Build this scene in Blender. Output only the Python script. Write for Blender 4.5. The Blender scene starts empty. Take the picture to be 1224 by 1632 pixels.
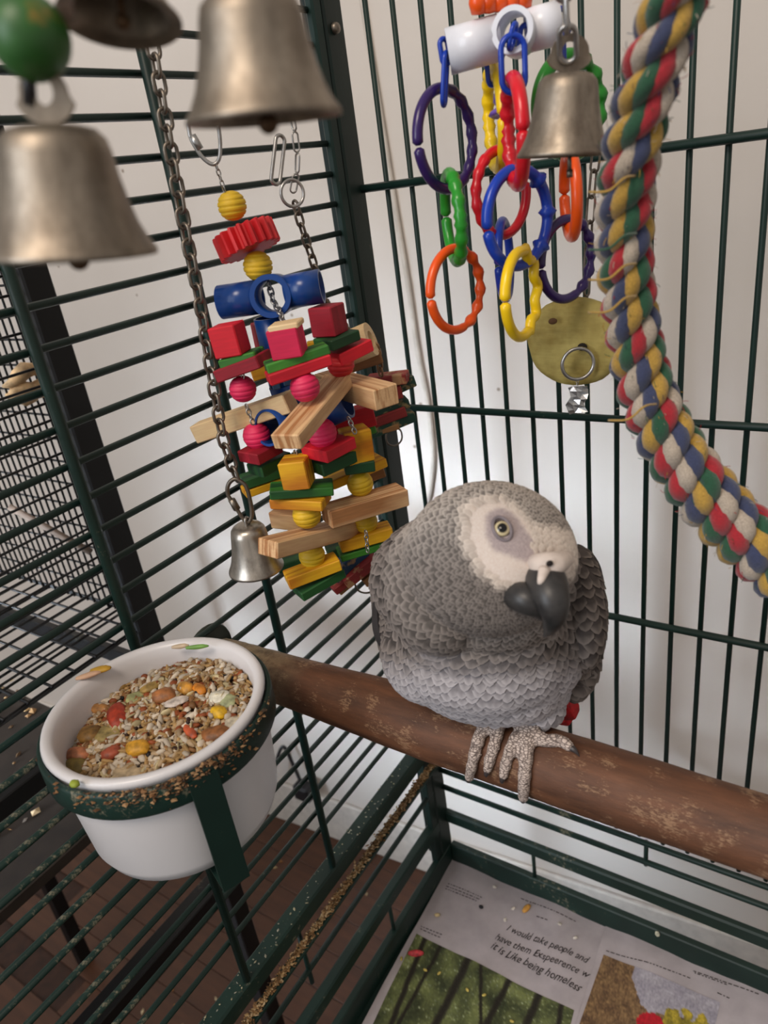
import bpy, bmesh, math, random
import numpy as np
from mathutils import Vector, Matrix, Quaternion, noise
from mathutils.bvhtree import BVHTree
random.seed(7)
rng = np.random.default_rng(7)
SC = bpy.context.scene
COL = SC.collection
# ------------------------------------------------------------------ camera (solved from the cage's three vanishing directions)
F = 1159.0
RW = ((0.8355568, 0.53307678, -0.13294354), (0.12519557, -0.42035561, -0.89868083), (-0.53494945, 0.73425493, -0.41796984))
RIGHT, DOWN, FWD = (Vector(r) for r in RW)
C = Vector((0.31046, -0.45489, 0.64745))
cam_data = bpy.data.cameras.new('camera')
cam = bpy.data.objects.new('camera', cam_data); COL.objects.link(cam)
cam.matrix_world = Matrix(((RIGHT.x, -DOWN.x, -FWD.x, C.x), (RIGHT.y, -DOWN.y, -FWD.y, C.y), (RIGHT.z, -DOWN.z, -FWD.z, C.z), (0, 0, 0, 1)))
cam_data.sensor_fit = 'VERTICAL'; cam_data.sensor_height = 36.0
cam_data.lens = F / 1632 * 36.0
cam_data.clip_start = 0.01
cam_data.dof.use_dof = True; cam_data.dof.focus_distance = 0.40; cam_data.dof.aperture_fstop = 13.0
SC.camera = cam
# ------------------------------------------------------------------ world, lights, exposure
SC.view_settings.view_transform = 'Standard'; SC.view_settings.look = 'None'
SC.view_settings.gamma = 1.0; SC.view_settings.use_curve_mapping = False
SC.view_settings.exposure = 0.38
w = bpy.data.worlds.new('world'); SC.world = w; w.use_nodes = True
w.node_tree.nodes['Background'].inputs[0].default_value = (1.0, 0.93, 0.87, 1)
w.node_tree.nodes['Background'].inputs[1].default_value = 0.31
def area(name, loc, target, sx, sy, power, color):
    d = bpy.data.lights.new(name, 'AREA'); d.shape = 'RECTANGLE'; d.size = sx; d.size_y = sy
    d.energy = power; d.color = color
    o = bpy.data.objects.new(name, d); COL.objects.link(o); o.location = loc
    o.rotation_euler = (Vector(target) - Vector(loc)).to_track_quat('-Z', 'Y').to_euler()
    return o
area('window_daylight', (-0.55, -2.3, 1.25), (0.0, 0.1, 0.2), 1.0, 1.3, 20, (0.86, 0.92, 1.0))
area('wall_pool_fill', (-1.0, -2.0, .55), (-0.20, .27, 0.06), .30, .5, 2.3, (0.74, 0.86, 1.0)).data.spread = math.radians(21)  # unseen narrow light, added to brighten a cool pool on the wall
area('room_lamp', (0.2, -1.5, 2.2), (-0.1, 0.1, 0.4), 0.8, 0.6, 19, (1.0, 0.86, 0.72))

# ------------------------------------------------------------------ pixel helpers: a ray of the solved camera meets a real plane
def ray(px, py): return RIGHT * (px - 612) + DOWN * (py - 816) + FWD * F
FH = Vector((FWD.x, FWD.y, 0)).normalized()
H = Vector((-FH.y, FH.x, 0)) * -1            # horizontal, to the camera's right
UP = Vector((0, 0, 1))
def on_x(px, py, X=0.0): r = ray(px, py); return C + r * ((X - C.x) / r.x)
def on_y(px, py, Y=0.0): r = ray(px, py); return C + r * ((Y - C.y) / r.y)
def on_z(px, py, Z=0.0): r = ray(px, py); return C + r * ((Z - C.z) / r.z)
def V(px, py, D): r = ray(px, py); return C + r * (D / r.dot(FH))
def depth(p): return (p - C).dot(FWD)
def pxm(p): return depth(p) / F              # metres per pixel at p

# ------------------------------------------------------------------ materials
def srgb(c):
    c = [x / 255 for x in c[:3]]
    return tuple((x / 12.92 if x <= .04045 else ((x + .055) / 1.055) ** 2.4) for x in c) + (1.0,)
def new_mat(name):
    m = bpy.data.materials.new(name); m.use_nodes = True
    return m, m.node_tree.nodes, m.node_tree.links, m.node_tree.nodes['Principled BSDF']
def coords(N, L, scale=(1, 1, 1), kind='Object', rnd=False):
    tc = N.new('ShaderNodeTexCoord'); mp = N.new('ShaderNodeMapping')
    mp.inputs['Scale'].default_value = scale
    L.new(tc.outputs[kind], mp.inputs['Vector'])
    if rnd:
        oi = N.new('ShaderNodeObjectInfo'); mu = N.new('ShaderNodeMath'); mu.operation = 'MULTIPLY'; mu.inputs[1].default_value = 40
        L.new(oi.outputs['Random'], mu.inputs[0]); cb = N.new('ShaderNodeCombineXYZ')
        for k in range(3): L.new(mu.outputs[0], cb.inputs[k])
        L.new(cb.outputs[0], mp.inputs['Location'])
    return mp.outputs[0]
def noise_tex(N, L, vec, scale, detail=4, rough=.55):
    n = N.new('ShaderNodeTexNoise'); n.inputs['Scale'].default_value = scale; n.inputs['Detail'].default_value = detail
    n.inputs['Roughness'].default_value = rough; L.new(vec, n.inputs['Vector']); return n.outputs['Fac']
def ramp(N, L, fac, stops):
    r = N.new('ShaderNodeValToRGB'); e = r.color_ramp.elements
    while len(e) < len(stops): e.new(.5)
    for k, (p, c) in enumerate(stops): e[k].position = p; e[k].color = c if len(c) == 4 else srgb(c)
    L.new(fac, r.inputs['Fac']); return r.outputs['Color']
def mixc(N, L, fac, a, b, mode='MIX'):
    m = N.new('ShaderNodeMix'); m.data_type = 'RGBA'; m.blend_type = mode
    if isinstance(fac, float): m.inputs[0].default_value = fac
    else: L.new(fac, m.inputs[0])
    for k, v in ((6, a), (7, b)):
        if isinstance(v, tuple): m.inputs[k].default_value = v
        else: L.new(v, m.inputs[k])
    return m.outputs[2]
def bump(N, L, B, h, strength, dist=.001):
    b = N.new('ShaderNodeBump'); b.inputs['Strength'].default_value = strength; b.inputs['Distance'].default_value = dist
    L.new(h, b.inputs['Height']); L.new(b.outputs[0], B.inputs['Normal'])
def plain(name, c, rough=.5, metal=0.0, vary=.12, scale=60, bmp=0.0, sss=0.0):
    m, N, L, B = new_mat(name); v = coords(N, L, rnd=True)
    n = noise_tex(N, L, v, scale)
    dark = tuple(x * (1 - vary * 1.6) for x in c); lite = tuple(min(255, x * (1 + vary)) for x in c)
    L.new(ramp(N, L, n, [(.3, dark), (.7, lite)]), B.inputs['Base Color'])
    B.inputs['Roughness'].default_value = rough; B.inputs['Metallic'].default_value = metal
    if bmp: bump(N, L, B, n, bmp)
    if sss: B.inputs['Subsurface Weight'].default_value = sss; B.inputs['Subsurface Radius'].default_value = (.004, .003, .002)
    return m
def wood_mat(name, light, dark, ringscale=260, rough=.62, worn=None, contrast=(.35, .65)):
    m, N, L, B = new_mat(name); v = coords(N, L, (14, ringscale, ringscale * .12), rnd=True)
    n = noise_tex(N, L, v, 1.0, 3, .5)
    v2 = coords(N, L, (90, 900, 900), rnd=True); f = noise_tex(N, L, v2, 1.0, 2)
    col = ramp(N, L, n, [(contrast[0], light), (contrast[1], dark)])
    col = mixc(N, L, .12, col, ramp(N, L, f, [(.3, (60, 45, 30)), (.7, (255, 245, 225))]), 'OVERLAY')
    if worn:
        v3 = coords(N, L, (1, 1, 1), rnd=True); k = noise_tex(N, L, v3, 110, 3)
        kk = ramp(N, L, k, [(.55, (0, 0, 0)), (.62, (255, 255, 255))])
        col = mixc(N, L, kk, col, srgb(worn))
    L.new(col, B.inputs['Base Color']); B.inputs['Roughness'].default_value = rough
    bump(N, L, B, n, .25, .0004); return m
def painted_metal(name, c, dirt=.5):
    m, N, L, B = new_mat(name); v = coords(N, L)
    n = noise_tex(N, L, v, 240, 6, .7); big = noise_tex(N, L, v, 14, 3)
    th = N.new('ShaderNodeMath'); th.operation = 'MULTIPLY'; L.new(n, th.inputs[0]); L.new(big, th.inputs[1])
    msk = ramp(N, L, th.outputs[0], [(.46 - .13 * dirt, (0, 0, 0)), (.52 - .10 * dirt, (255, 255, 255))])
    base = ramp(N, L, big, [(.3, tuple(x * .8 for x in c)), (.7, tuple(x * 1.15 for x in c))])
    L.new(mixc(N, L, msk, base, srgb((128, 122, 102))), B.inputs['Base Color'])
    B.inputs['Roughness'].default_value = .46; B.inputs['Specular IOR Level'].default_value = .35
    bump(N, L, B, th.outputs[0], .3, .0006); return m
def worn_metal(name, c, rough=.36, grime=(70, 58, 45), amount=.5):
    m, N, L, B = new_mat(name); v = coords(N, L)
    n = noise_tex(N, L, v, 90, 6, .65); v2 = coords(N, L, (60, 60, 14)); s = noise_tex(N, L, v2, 4, 4)
    msk = ramp(N, L, n, [(.5 - .1 * amount, (0, 0, 0)), (.78 - .1 * amount, (200, 200, 200))])
    base = ramp(N, L, s, [(.3, tuple(x * .78 for x in c)), (.7, c)])
    L.new(mixc(N, L, msk, base, srgb(grime)), B.inputs['Base Color'])
    B.inputs['Metallic'].default_value = .92
    r = N.new('ShaderNodeMapRange'); r.inputs['To Min'].default_value = rough - .06; r.inputs['To Max'].default_value = rough + .22
    L.new(n, r.inputs['Value']); L.new(r.outputs[0], B.inputs['Roughness'])
    bump(N, L, B, n, .12, .0008); return m
def attr_mat(name, rough=.6, bmp=0.0, scale=400, spec=.3):
    m, N, L, B = new_mat(name)
    a = N.new('ShaderNodeAttribute'); a.attribute_name = 'Col'; L.new(a.outputs['Color'], B.inputs['Base Color'])
    B.inputs['Roughness'].default_value = rough; B.inputs['Specular IOR Level'].default_value = spec
    if bmp: bump(N, L, B, noise_tex(N, L, coords(N, L), scale), bmp, .0005)
    return m
GREEN = painted_metal('green_cage_paint', (19, 43, 38), .35)
GREEN_D = painted_metal('green_cage_paint_soiled', (22, 45, 39), .95)
GREEN_P = painted_metal('green_post_paint', (17, 35, 31), .25)
BLACKM = painted_metal('dark_cage_paint', (17, 17, 18), .35)
BELL = worn_metal('aged_bell_metal', (166, 154, 139), .42, (84, 70, 57), .8)
BELL_B = worn_metal('bright_bell_metal', (205, 196, 184), .25, (70, 60, 50), .3)
STEEL = worn_metal('steel', (200, 198, 195), .26, (90, 82, 74), .25)
CHAINM = worn_metal('dull_chain', (150, 140, 128), .34, (55, 46, 38), .6)
RUST = worn_metal('rusty_inside', (120, 95, 72), .6, (60, 34, 20), .9)
WOODS = {
 'red': wood_mat('red_stained_wood', (214, 24, 44), (176, 10, 34), 150),
 'pink': wood_mat('pink_stained_wood', (228, 36, 92), (198, 20, 70), 150),
 'darkred': wood_mat('dark_red_stained_wood', (160, 18, 42), (128, 10, 30), 150),
 'green': wood_mat('green_stained_wood', (60, 132, 42), (16, 70, 28), 360, contrast=(.42, .62)),
 'darkgreen': wood_mat('dark_green_stained_wood', (34, 92, 40), (10, 52, 28), 260),
 'yellow': wood_mat('yellow_stained_wood', (226, 172, 26), (184, 112, 8), 360, contrast=(.44, .62)),
 'tan': wood_mat('plain_pine', (218, 180, 136), (170, 118, 74), 520, contrast=(.44, .6)),
 'pale': wood_mat('pale_pine', (226, 200, 158), (214, 180, 132), 100),
 'wred': wood_mat('chewed_red_wood', (150, 50, 46), (120, 30, 32), 150, worn=(170, 128, 90)),
 'wgreen': wood_mat('chewed_green_wood', (30, 74, 58), (16, 48, 40), 150, worn=(140, 120, 80)),
 'wblue': wood_mat('chewed_blue_wood', (30, 70, 104), (20, 46, 72), 150, worn=(150, 118, 84)),
 'wtan': wood_mat('chewed_tan_wood', (170, 126, 80), (128, 88, 52), 150),
}
PLAST = {k: plain(k + '_plastic', c, .28, vary=.06, scale=30) for k, c in dict(
    blue=(18, 52, 150), royal=(20, 60, 170), purple=(48, 26, 92), orange=(232, 84, 18), yellow=(240, 200, 20), green=(38, 142, 40),
    red=(205, 22, 38), lilac=(120, 90, 178), white=(222, 224, 232), navy=(16, 62, 132)).items()}
BEAD = {'yellow': plain('yellow_bead_paint', (222, 182, 34), .55, vary=.08), 'pink': plain('pink_bead_paint', (226, 40, 92), .55, vary=.08),
        'red': plain('red_bead_paint', (200, 26, 34), .55, vary=.08)}

# ------------------------------------------------------------------ object helpers
def thing(name, label, cat, loc=(0, 0, 0), group=None):
    o = bpy.data.objects.new(name, None); COL.objects.link(o); o.location = loc; o.empty_display_size = .02
    o['label'] = label; o['category'] = cat
    if group: o['group'] = group
    return o
def tag(o, label, cat, group=None, kind=None):
    o['label'] = label; o['category'] = cat
    if group: o['group'] = group
    if kind: o['kind'] = kind
    return o
def root_loc(p):
    v = Vector(p.location)
    while p.parent: p = p.parent; v += Vector(p.location)
    return v
def link_mesh(name, me, m, parent=None, mw=None, label=None, kind=None):
    o = bpy.data.objects.new(name, me); COL.objects.link(o)
    if m and not me.materials: me.materials.append(m)
    if parent:
        o.parent = parent
        base = parent.matrix_basis.copy(); q = parent
        while q.parent: q = q.parent; base = q.matrix_basis @ base
        o.matrix_basis = base.inverted() @ (mw if mw else Matrix())
    elif mw: o.matrix_basis = mw
    if label: o['label'] = label
    if kind: o['kind'] = kind
    return o
class MB:
    def __init__(s): s.v = []; s.f = []; s.c = []
    def add(s, v, f, col=None):
        n = len(s.v); s.v.extend([tuple(x) for x in v]); s.f.extend([tuple(i + n for i in q) for q in f])
        if col is not None:
            if isinstance(col, list): s.c.extend(col)
            else: s.c.extend([col] * len(v))
    def mesh(s, name, smooth=True):
        me = bpy.data.meshes.new(name); me.from_pydata(s.v, [], s.f); me.update()
        if smooth: me.polygons.foreach_set('use_smooth', [True] * len(me.polygons))
        if s.c:
            a = me.color_attributes.new('Col', 'FLOAT_COLOR', 'POINT')
            a.data.foreach_set('color', np.array([tuple(c[:3]) + (1,) for c in s.c], dtype=np.float32).ravel())
        return me
    def build(s, name, m, parent=None, smooth=True, label=None, kind=None):
        # mesh in world coordinates, origin moved to the middle of its base
        P = np.array(s.v); lo = P.min(0); hi = P.max(0)
        org = Vector(((lo[0] + hi[0]) / 2, (lo[1] + hi[1]) / 2, lo[2]))
        s.v = [tuple(q) for q in (P - np.array(org))]
        return link_mesh(name, s.mesh(name, smooth), m, parent, Matrix.Translation(org), label, kind)
def frames(pts, closed=False):
    pts = [Vector(p) for p in pts]; n = len(pts); T = []
    for i in range(n):
        a = pts[(i - 1) % n] if (closed or i > 0) else pts[i]; b = pts[(i + 1) % n] if (closed or i < n - 1) else pts[i]
        T.append((b - a).normalized())
    u = T[0].orthogonal().normalized(); out = []
    for i in range(n):
        if i: u = (T[i - 1].rotation_difference(T[i]) @ u)
        u = (u - T[i] * u.dot(T[i])).normalized(); out.append((pts[i], T[i], u, T[i].cross(u)))
    return out
def tube(pts, r, seg=8, closed=False, cap=True):
    fr = frames(pts, closed); n = len(fr); v = []; f = []
    for i, (p, t, a, b) in enumerate(fr):
        ri = r[i] if isinstance(r, (list, tuple, np.ndarray)) else r
        for k in range(seg):
            th = 2 * math.pi * k / seg; v.append(p + (a * math.cos(th) + b * math.sin(th)) * ri)
    m = n if closed else n - 1
    for i in range(m):
        j = (i + 1) % n
        for k in range(seg):
            k2 = (k + 1) % seg; f.append((i * seg + k, i * seg + k2, j * seg + k2, j * seg + k))
    if cap and not closed: f.append(tuple(range(seg - 1, -1, -1))); f.append(tuple((n - 1) * seg + k for k in range(seg)))
    return v, f
def lathe(prof, seg=24):
    v = []; f = []
    for r, z in prof:
        for k in range(seg):
            th = 2 * math.pi * k / seg; v.append(Vector((r * math.cos(th), r * math.sin(th), z)))
    for i in range(len(prof) - 1):
        for k in range(seg):
            k2 = (k + 1) % seg; f.append((i * seg + k, i * seg + k2, (i + 1) * seg + k2, (i + 1) * seg + k))
    return v, f
def xform(vf, M): return [M @ Vector(p) for p in vf[0]], vf[1]
def axes(o, x, y, z):
    return Matrix(((x.x, y.x, z.x, o.x), (x.y, y.y, z.y, o.y), (x.z, y.z, z.z, o.z), (0, 0, 0, 1)))
def zframe(o, z, hint=None):
    z = z.normalized(); h = hint if hint else (Vector((1, 0, 0)) if abs(z.x) < .8 else Vector((0, 1, 0)))
    y = z.cross(h).normalized(); x = y.cross(z); return axes(o, x, y, z)
def abox(lo, hi, bev=.0):
    bm = bmesh.new(); bmesh.ops.create_cube(bm, size=1)
    for vv in bm.verts: vv.co = Vector([lo[k] + (hi[k] - lo[k]) * (vv.co[k] + .5) for k in range(3)])
    if bev: bmesh.ops.bevel(bm, geom=list(bm.edges), offset=bev, segments=1, affect='EDGES')
    bm.verts.index_update()
    r = [v.co.copy() for v in bm.verts], [tuple(v.index for v in fc.verts) for fc in bm.faces]; bm.free(); return r
def solid_box(name, lo, hi, m, parent=None, bev=.001, kind=None, label=None):
    b = MB(); b.add(*abox(lo, hi, bev)); return b.build(name, m, parent, False, label, kind)
def spline(pts, n):
    # Catmull-Rom through pts
    P = [np.array(p, float) for p in pts]; P = [2 * P[0] - P[1]] + P + [2 * P[-1] - P[-2]]; out = []
    for i in range(1, len(P) - 2):
        for k in range(n):
            t = k / n; a, b, c, d = P[i - 1:i + 3]
            out.append(.5 * ((2 * b) + (-a + c) * t + (2 * a - 5 * b + 4 * c - d) * t * t + (-a + 3 * b - 3 * c + d) * t ** 3))
    out.append(P[-2]); return [Vector(q) if len(q) == 3 else q for q in out]

# ================================================================== THE SETTING
WD = Vector((math.cos(math.radians(4.32)), math.sin(math.radians(4.32)), 0)); WN = Vector((WD.y, -WD.x, 0))
W0 = Vector((-.5833, .2613, 0))
def wall_pt(px, py, off=0.0):
    r = ray(px, py); return C + r * ((W0 + WN * off - C).dot(WN) / r.dot(WN))
FZ = -.5
m, N, L, B = new_mat('wall_paint'); v = coords(N, L)
n = noise_tex(N, L, v, 3, 3); n2 = noise_tex(N, L, v, 120, 5)
sp = N.new('ShaderNodeTexVoronoi'); sp.inputs['Scale'].default_value = 16; L.new(v, sp.inputs['Vector'])
spm = ramp(N, L, sp.outputs['Distance'], [(.028, (255, 255, 255)), (.045, (0, 0, 0))])
base = ramp(N, L, n, [(.3, (206, 198, 190)), (.7, (218, 211, 204))])
L.new(mixc(N, L, spm, base, srgb((150, 136, 122))), B.inputs['Base Color'])
B.inputs['Roughness'].default_value = .85; bump(N, L, B, n2, .25, .0006); WALLM = m
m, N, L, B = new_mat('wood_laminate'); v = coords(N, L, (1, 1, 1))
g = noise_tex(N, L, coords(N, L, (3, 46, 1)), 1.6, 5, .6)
L.new(ramp(N, L, g, [(.3, (74, 46, 32)), (.7, (98, 62, 42))]), B.inputs['Base Color'])  # brown darkened evenly, standing in for shade the open room lacks
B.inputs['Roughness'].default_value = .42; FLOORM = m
def wall_box(s0, s1, t0, t1, z0, z1, bev=0):
    v, f = abox((s0, t0, z0), (s1, t1, z1), bev); return [W0 + WD * p.x + WN * p.y + UP * p.z for p in v], f
b = MB(); b.add(*wall_box(-1.2, 2.4, -.05, 0, FZ, 1.9)); b.build('wall_back', WALLM, None, False, kind='structure')
b = MB(); b.add(*wall_box(-1.2, 2.4, .0, .008, FZ, FZ + .105, .002)); b.build('baseboard_back', plain('baseboard_paint', (214, 208, 200), .5, vary=.04), None, False, kind='structure')
FLOOR = bpy.data.objects.new('floor', None)
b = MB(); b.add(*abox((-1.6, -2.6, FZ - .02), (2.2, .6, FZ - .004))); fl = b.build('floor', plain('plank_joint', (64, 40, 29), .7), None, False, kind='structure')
for r_ in range(17):               # laminate planks, run along the wall
    y0 = -.62 + r_ * .058; x = -1.45 + (r_ * .37) % .9
    while x < 1.2:
        x1 = x + .95
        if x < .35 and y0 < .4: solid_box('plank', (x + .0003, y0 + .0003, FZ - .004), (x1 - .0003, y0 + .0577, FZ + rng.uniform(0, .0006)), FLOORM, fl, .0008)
        x = x1
# white cable clipped to the wall
cb = MB(); P = [wall_pt(a, y, .004) for a, y in ((570, -60), (582, 30), (606, 180), (630, 330), (650, 450), (666, 560), (683, 650), (690, 740), (676, 830), (660, 900), (655, 1000), (664, 1150))]
cb.add(*tube(spline(P, 6), .0032, 8)); tag(cb.build('cable', plain('white_cable_sheath', (200, 192, 182), .5, vary=.04)), 'thin white cable running down the wall behind the cage corner', 'cable')
# dark charger and cord on the floor by the wall
pc = wall_pt(486, 1262, .03)
t = thing('power_adapter', 'black plug adapter with short cord lying against the white baseboard', 'adapter', pc)
BLK = plain('black_plastic', (26, 26, 30), .4)
solid_box('housing', pc + Vector((-.02, -.012, -.016)), pc + Vector((.016, .014, .018)), BLK, t, .004)
b = MB(); b.add(*tube(spline([pc, wall_pt(470, 1225, .02), wall_pt(452, 1190, .02), wall_pt(440, 1215, .03), wall_pt(432, 1250, .04)], 6), .0035)); b.build('cord', BLK, t)

# ================================================================== THE CAGE
cage = thing('bird_cage', 'large dark green wire bird cage with a square corner post around the parrot', 'cage', (0, 0, -.03))
def bar(p, q, r, m=GREEN, name='bar', seg=8):
    b = MB(); p = Vector(p); q = Vector(q); b.add(*tube([p, q], r, seg)); return b.build(name, m, cage)
# left panel: horizontal bars stacked 18.3 mm apart, outside the upright rods
zs = [.7432 - .01828 * k for k in range(-9, 31)]
for z in zs:
    if z > .168: bar((-.0035, -.64, z), (-.0035, -.016, z), .0019, GREEN_D if z < .42 else GREEN)
for y in (-.1693, -.2712): bar((.0012, y, .157), (.0012, y, .93), .0029, GREEN_D if y < -.2 else GREEN, 'upright_rod')
# right panel: vertical bars 19.3 mm apart, outside the cross rods
x = .0193
while x < .56: bar((x, .0035, .108), (x, .0035, .93), .0018); x += .01945
for z in (.640, .4838, .330, .796): bar((-.002, -.0012, z), (.6, -.0012, z), .0027, GREEN if z > .4 else GREEN_D, 'cross_rod')
for z in (.106, .0835): bar((0, -.0005, z), (.6, -.0005, z), .0026, GREEN_D, 'base_rail')
for z in (.113, .0905): bar((-.001, -.64, z), (-.001, -.01, z), .0024, GREEN_D, 'base_rail')
bar((.0955, .001, .038), (.0955, .001, .003), .0019, GREEN_D, 'rail_stub'); bar((.2009, .001, .107), (.2009, .001, .078), .0019, GREEN_D, 'rail_stub')
bar((-.001, -.110, .04), (-.001, -.110, .0), .0019, GREEN_D, 'rail_stub'); bar((-.001, -.217, .142), (-.001, -.217, .075), .0019, GREEN_D, 'rail_stub')
solid_box('corner_post', (-.016, -.0175, .0), (.0022, .003, .95), GREEN_P, cage, .0015)
solid_box('panel_edge', (-.005, -.0275, .145), (.0015, -.0178, .95), GREEN, cage, .0015)
solid_box('post_sleeve', (-.006, -.027, .0), (.0012, -.017, .142), GREEN_P, cage, .001)
for z in (.7335, .3):
    b = MB(); b.add(*xform(lathe([(0, .0022), (.0028, .0018), (.0034, 0), (.0034, -.001)], 12), zframe(Vector((.0035, -.009, z)), Vector((1, 0, 0))))); b.build('bolt', CHAINM, cage, label='dull steel bolt head')
solid_box('bottom_beam', (-.009, -.64, .1405), (.0045, -.018, .157), GREEN_D, cage, .0015)
solid_box('seed_ledge', (.0045, -.64, .131), (.0125, -.016, .1345), GREEN_D, cage, .0005)
solid_box('base_rail_flat', (-.0075, -.64, .036), (.002, -.012, .0505), GREEN_D, cage, .0015)
solid_box('base_rail_flat', (.0, -.003, .036), (.6, .004, .0505), GREEN_D, cage, .0015)
solid_box('tray_rim', (-.004, -.64, -.022), (.003, .0, .0035), GREEN_D, cage, .001)
solid_box('tray_rim', (.003, -.003, -.022), (.6, .004, .0045), GREEN_D, cage, .001)
solid_box('tray', (.0, -.64, -.028), (.6, .002, -.022), GREEN_P, cage, .0005)

# debris on the ledge and rails
def crumbs(place, n, cols, size, name, lab, parent=None, seed=3):
    rg = np.random.default_rng(seed); b = MB()
    ico = [Vector(q) for q in ((1, 0, 0), (-1, 0, 0), (0, 1, 0), (0, -1, 0), (0, 0, 1), (0, 0, -1))]
    fc = [(0, 2, 4), (2, 1, 4), (1, 3, 4), (3, 0, 4), (2, 0, 5), (1, 2, 5), (3, 1, 5), (0, 3, 5)]
    for _ in range(n):
        p = place(rg); s = size * rg.uniform(.5, 1.4); e = Matrix.Rotation(rg.uniform(0, 6.28), 3, 'Z')
        sc = (rg.uniform(.6, 1.7), rg.uniform(.5, 1), rg.uniform(.3, .7)); c = srgb(cols[rg.integers(len(cols))]); k = rg.uniform(.7, 1.15)
        b.add([p + e @ Vector((q.x * sc[0], q.y * sc[1], q.z * sc[2])) * s for q in ico], fc, tuple(x * k for x in c[:3]))
    o = b.build(name, CRUMB, parent, False, kind='stuff')
    if not parent: tag(o, lab[0], lab[1])
    return o
CRUMB = attr_mat('seed_crumbs', .8)
DC = [(150, 116, 78), (120, 90, 58), (176, 146, 104), (96, 72, 46), (190, 166, 130)]
crumbs(lambda g: Vector((.0085 + g.normal(0, .0017), -.02 - .6 * g.random(), .1352 + abs(g.normal(0, .0008)))), 5200, DC, .0011, 'seed_debris', ('brown line of seed husk debris lying along the cage ledge', 'debris'))
crumbs(lambda g: Vector((g.uniform(-.008, .004), -.05 - .55 * g.random(), .1575)), 220, [(150, 146, 130), (170, 160, 130), (120, 120, 100)], .0008, 'seed_husks', ('pale husk flecks scattered on the green bottom beam', 'debris'), seed=5)
def fl_spots(g):
    return Vector((g.uniform(-.55, .15), g.uniform(-.45, .2), FZ + .002))
crumbs(fl_spots, 70, [(200, 176, 130), (220, 200, 160), (170, 120, 70)], .0035, 'spilled_seed', ('pale seeds spilled over the brown floor outside the cage', 'seed'), seed=8)

# ------------------------------------------------------------------ second, darker cage beyond the left panel
cage2 = thing('wire_cage', 'black fine-mesh wire cage standing beyond the left side bars', 'cage', (-.4, -.35, .2))
CX, CY, CZ = -.2, -.125, .315
solid_box('corner_post', (CX - .012, CY - .021, .10), (CX + .004, CY + .002, .95), BLACKM, cage2, .0015)
mesh = MB()
for k in range(48): z = CZ + .0132 * k; mesh.add(*tube([Vector((CX - .004, -.9, z)), Vector((CX - .004, CY - .02, z))], .0011, 5))
mesh.build('side_mesh', BLACKM, cage2, kind='stuff')
mesh = MB()
for k in range(30): z = CZ + .021 * k; mesh.add(*tube([Vector((-.75, CY, z)), Vector((CX, CY, z))], .0010, 5))
for k in range(52): x = CX - .0105 - .0105 * k; mesh.add(*tube([Vector((x, CY - .002, CZ)), Vector((x, CY - .002, .95))], .0010, 5))
mesh.build('back_mesh', BLACKM, cage2, kind='stuff')
mesh = MB()
for k in range(24): x = CX - .02 * k; mesh.add(*tube([Vector((x, -.9, CZ)), Vector((x, CY, CZ))], .0013, 5))
for k in range(36): y = CY - .021 * k; mesh.add(*tube([Vector((-.7, y, CZ + .002)), Vector((CX, y, CZ + .002))], .0013, 5))
mesh.build('floor_grate', BLACKM, cage2, kind='stuff')
solid_box('bottom_rail', (CX - .008, -.9, .245), (CX + .004, CY, .262), BLACKM, cage2, .001)
solid_box('bottom_rail', (-.7, CY - .004, .245), (CX, CY + .004, .262), BLACKM, cage2, .001)
solid_box('tray', (-.7, -.9, .16), (CX - .002, CY - .03, .172), plain('dark_tray', (46, 38, 32), .5), cage2, .001)
solid_box('stand_rail', (CX - .012, -.9, -.02), (CX + .012, CY, .004), BLACKM, cage2, .001)
for y in (CY - .01, -.8):
    solid_box('stand_leg', (CX - .012, y - .01, FZ), (CX + .006, y + .01, .3), BLACKM, cage2, .001)
    solid_box('stand_leg', (-.7, y - .01, FZ), (-.68, y + .01, .3), BLACKM, cage2, .001)
crumbs(lambda g: Vector((CX - .06 - .4 * g.random(), CY - .02 - .5 * g.random(), .173)), 400, DC + [(190, 180, 170)], .004, 'cage_litter', ('pale litter and husks lying in the black cage tray', 'litter'), seed=11)
p = V(52, 622, .40) + Vector((0, 0, 0)); p = on_x(48, 622, -.235)
hs = thing('corn_husk', 'cream corn husk clipped on the black mesh at left', 'husk', p)
HM = plain('corn_husk_skin', (214, 178, 134), .7, vary=.2, scale=80)
for k, (a, l) in enumerate(((.0, .040), (.25, .032), (-.2, .036))):
    b = MB(); P = [p + Vector((.0, -.02 + i * l / 5, .004 * math.sin(i * 1.2 + k * 2) - a * .02 + k * .004)) for i in range(7)]
    b.add(*tube(P, [.001, .004, .006, .0065, .005, .004, .0008], 6)); b.build('husk_strip', HM, hs)
perch2 = MB(); perch2.add(*tube([on_x(15, 808, -.3), on_x(145, 880, -.24)], .003)); tag(perch2.build('dowel', plain('grey_dowel', (120, 104, 92), .7)), 'short grey dowel slanting across inside the black mesh cage', 'dowel')

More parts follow.
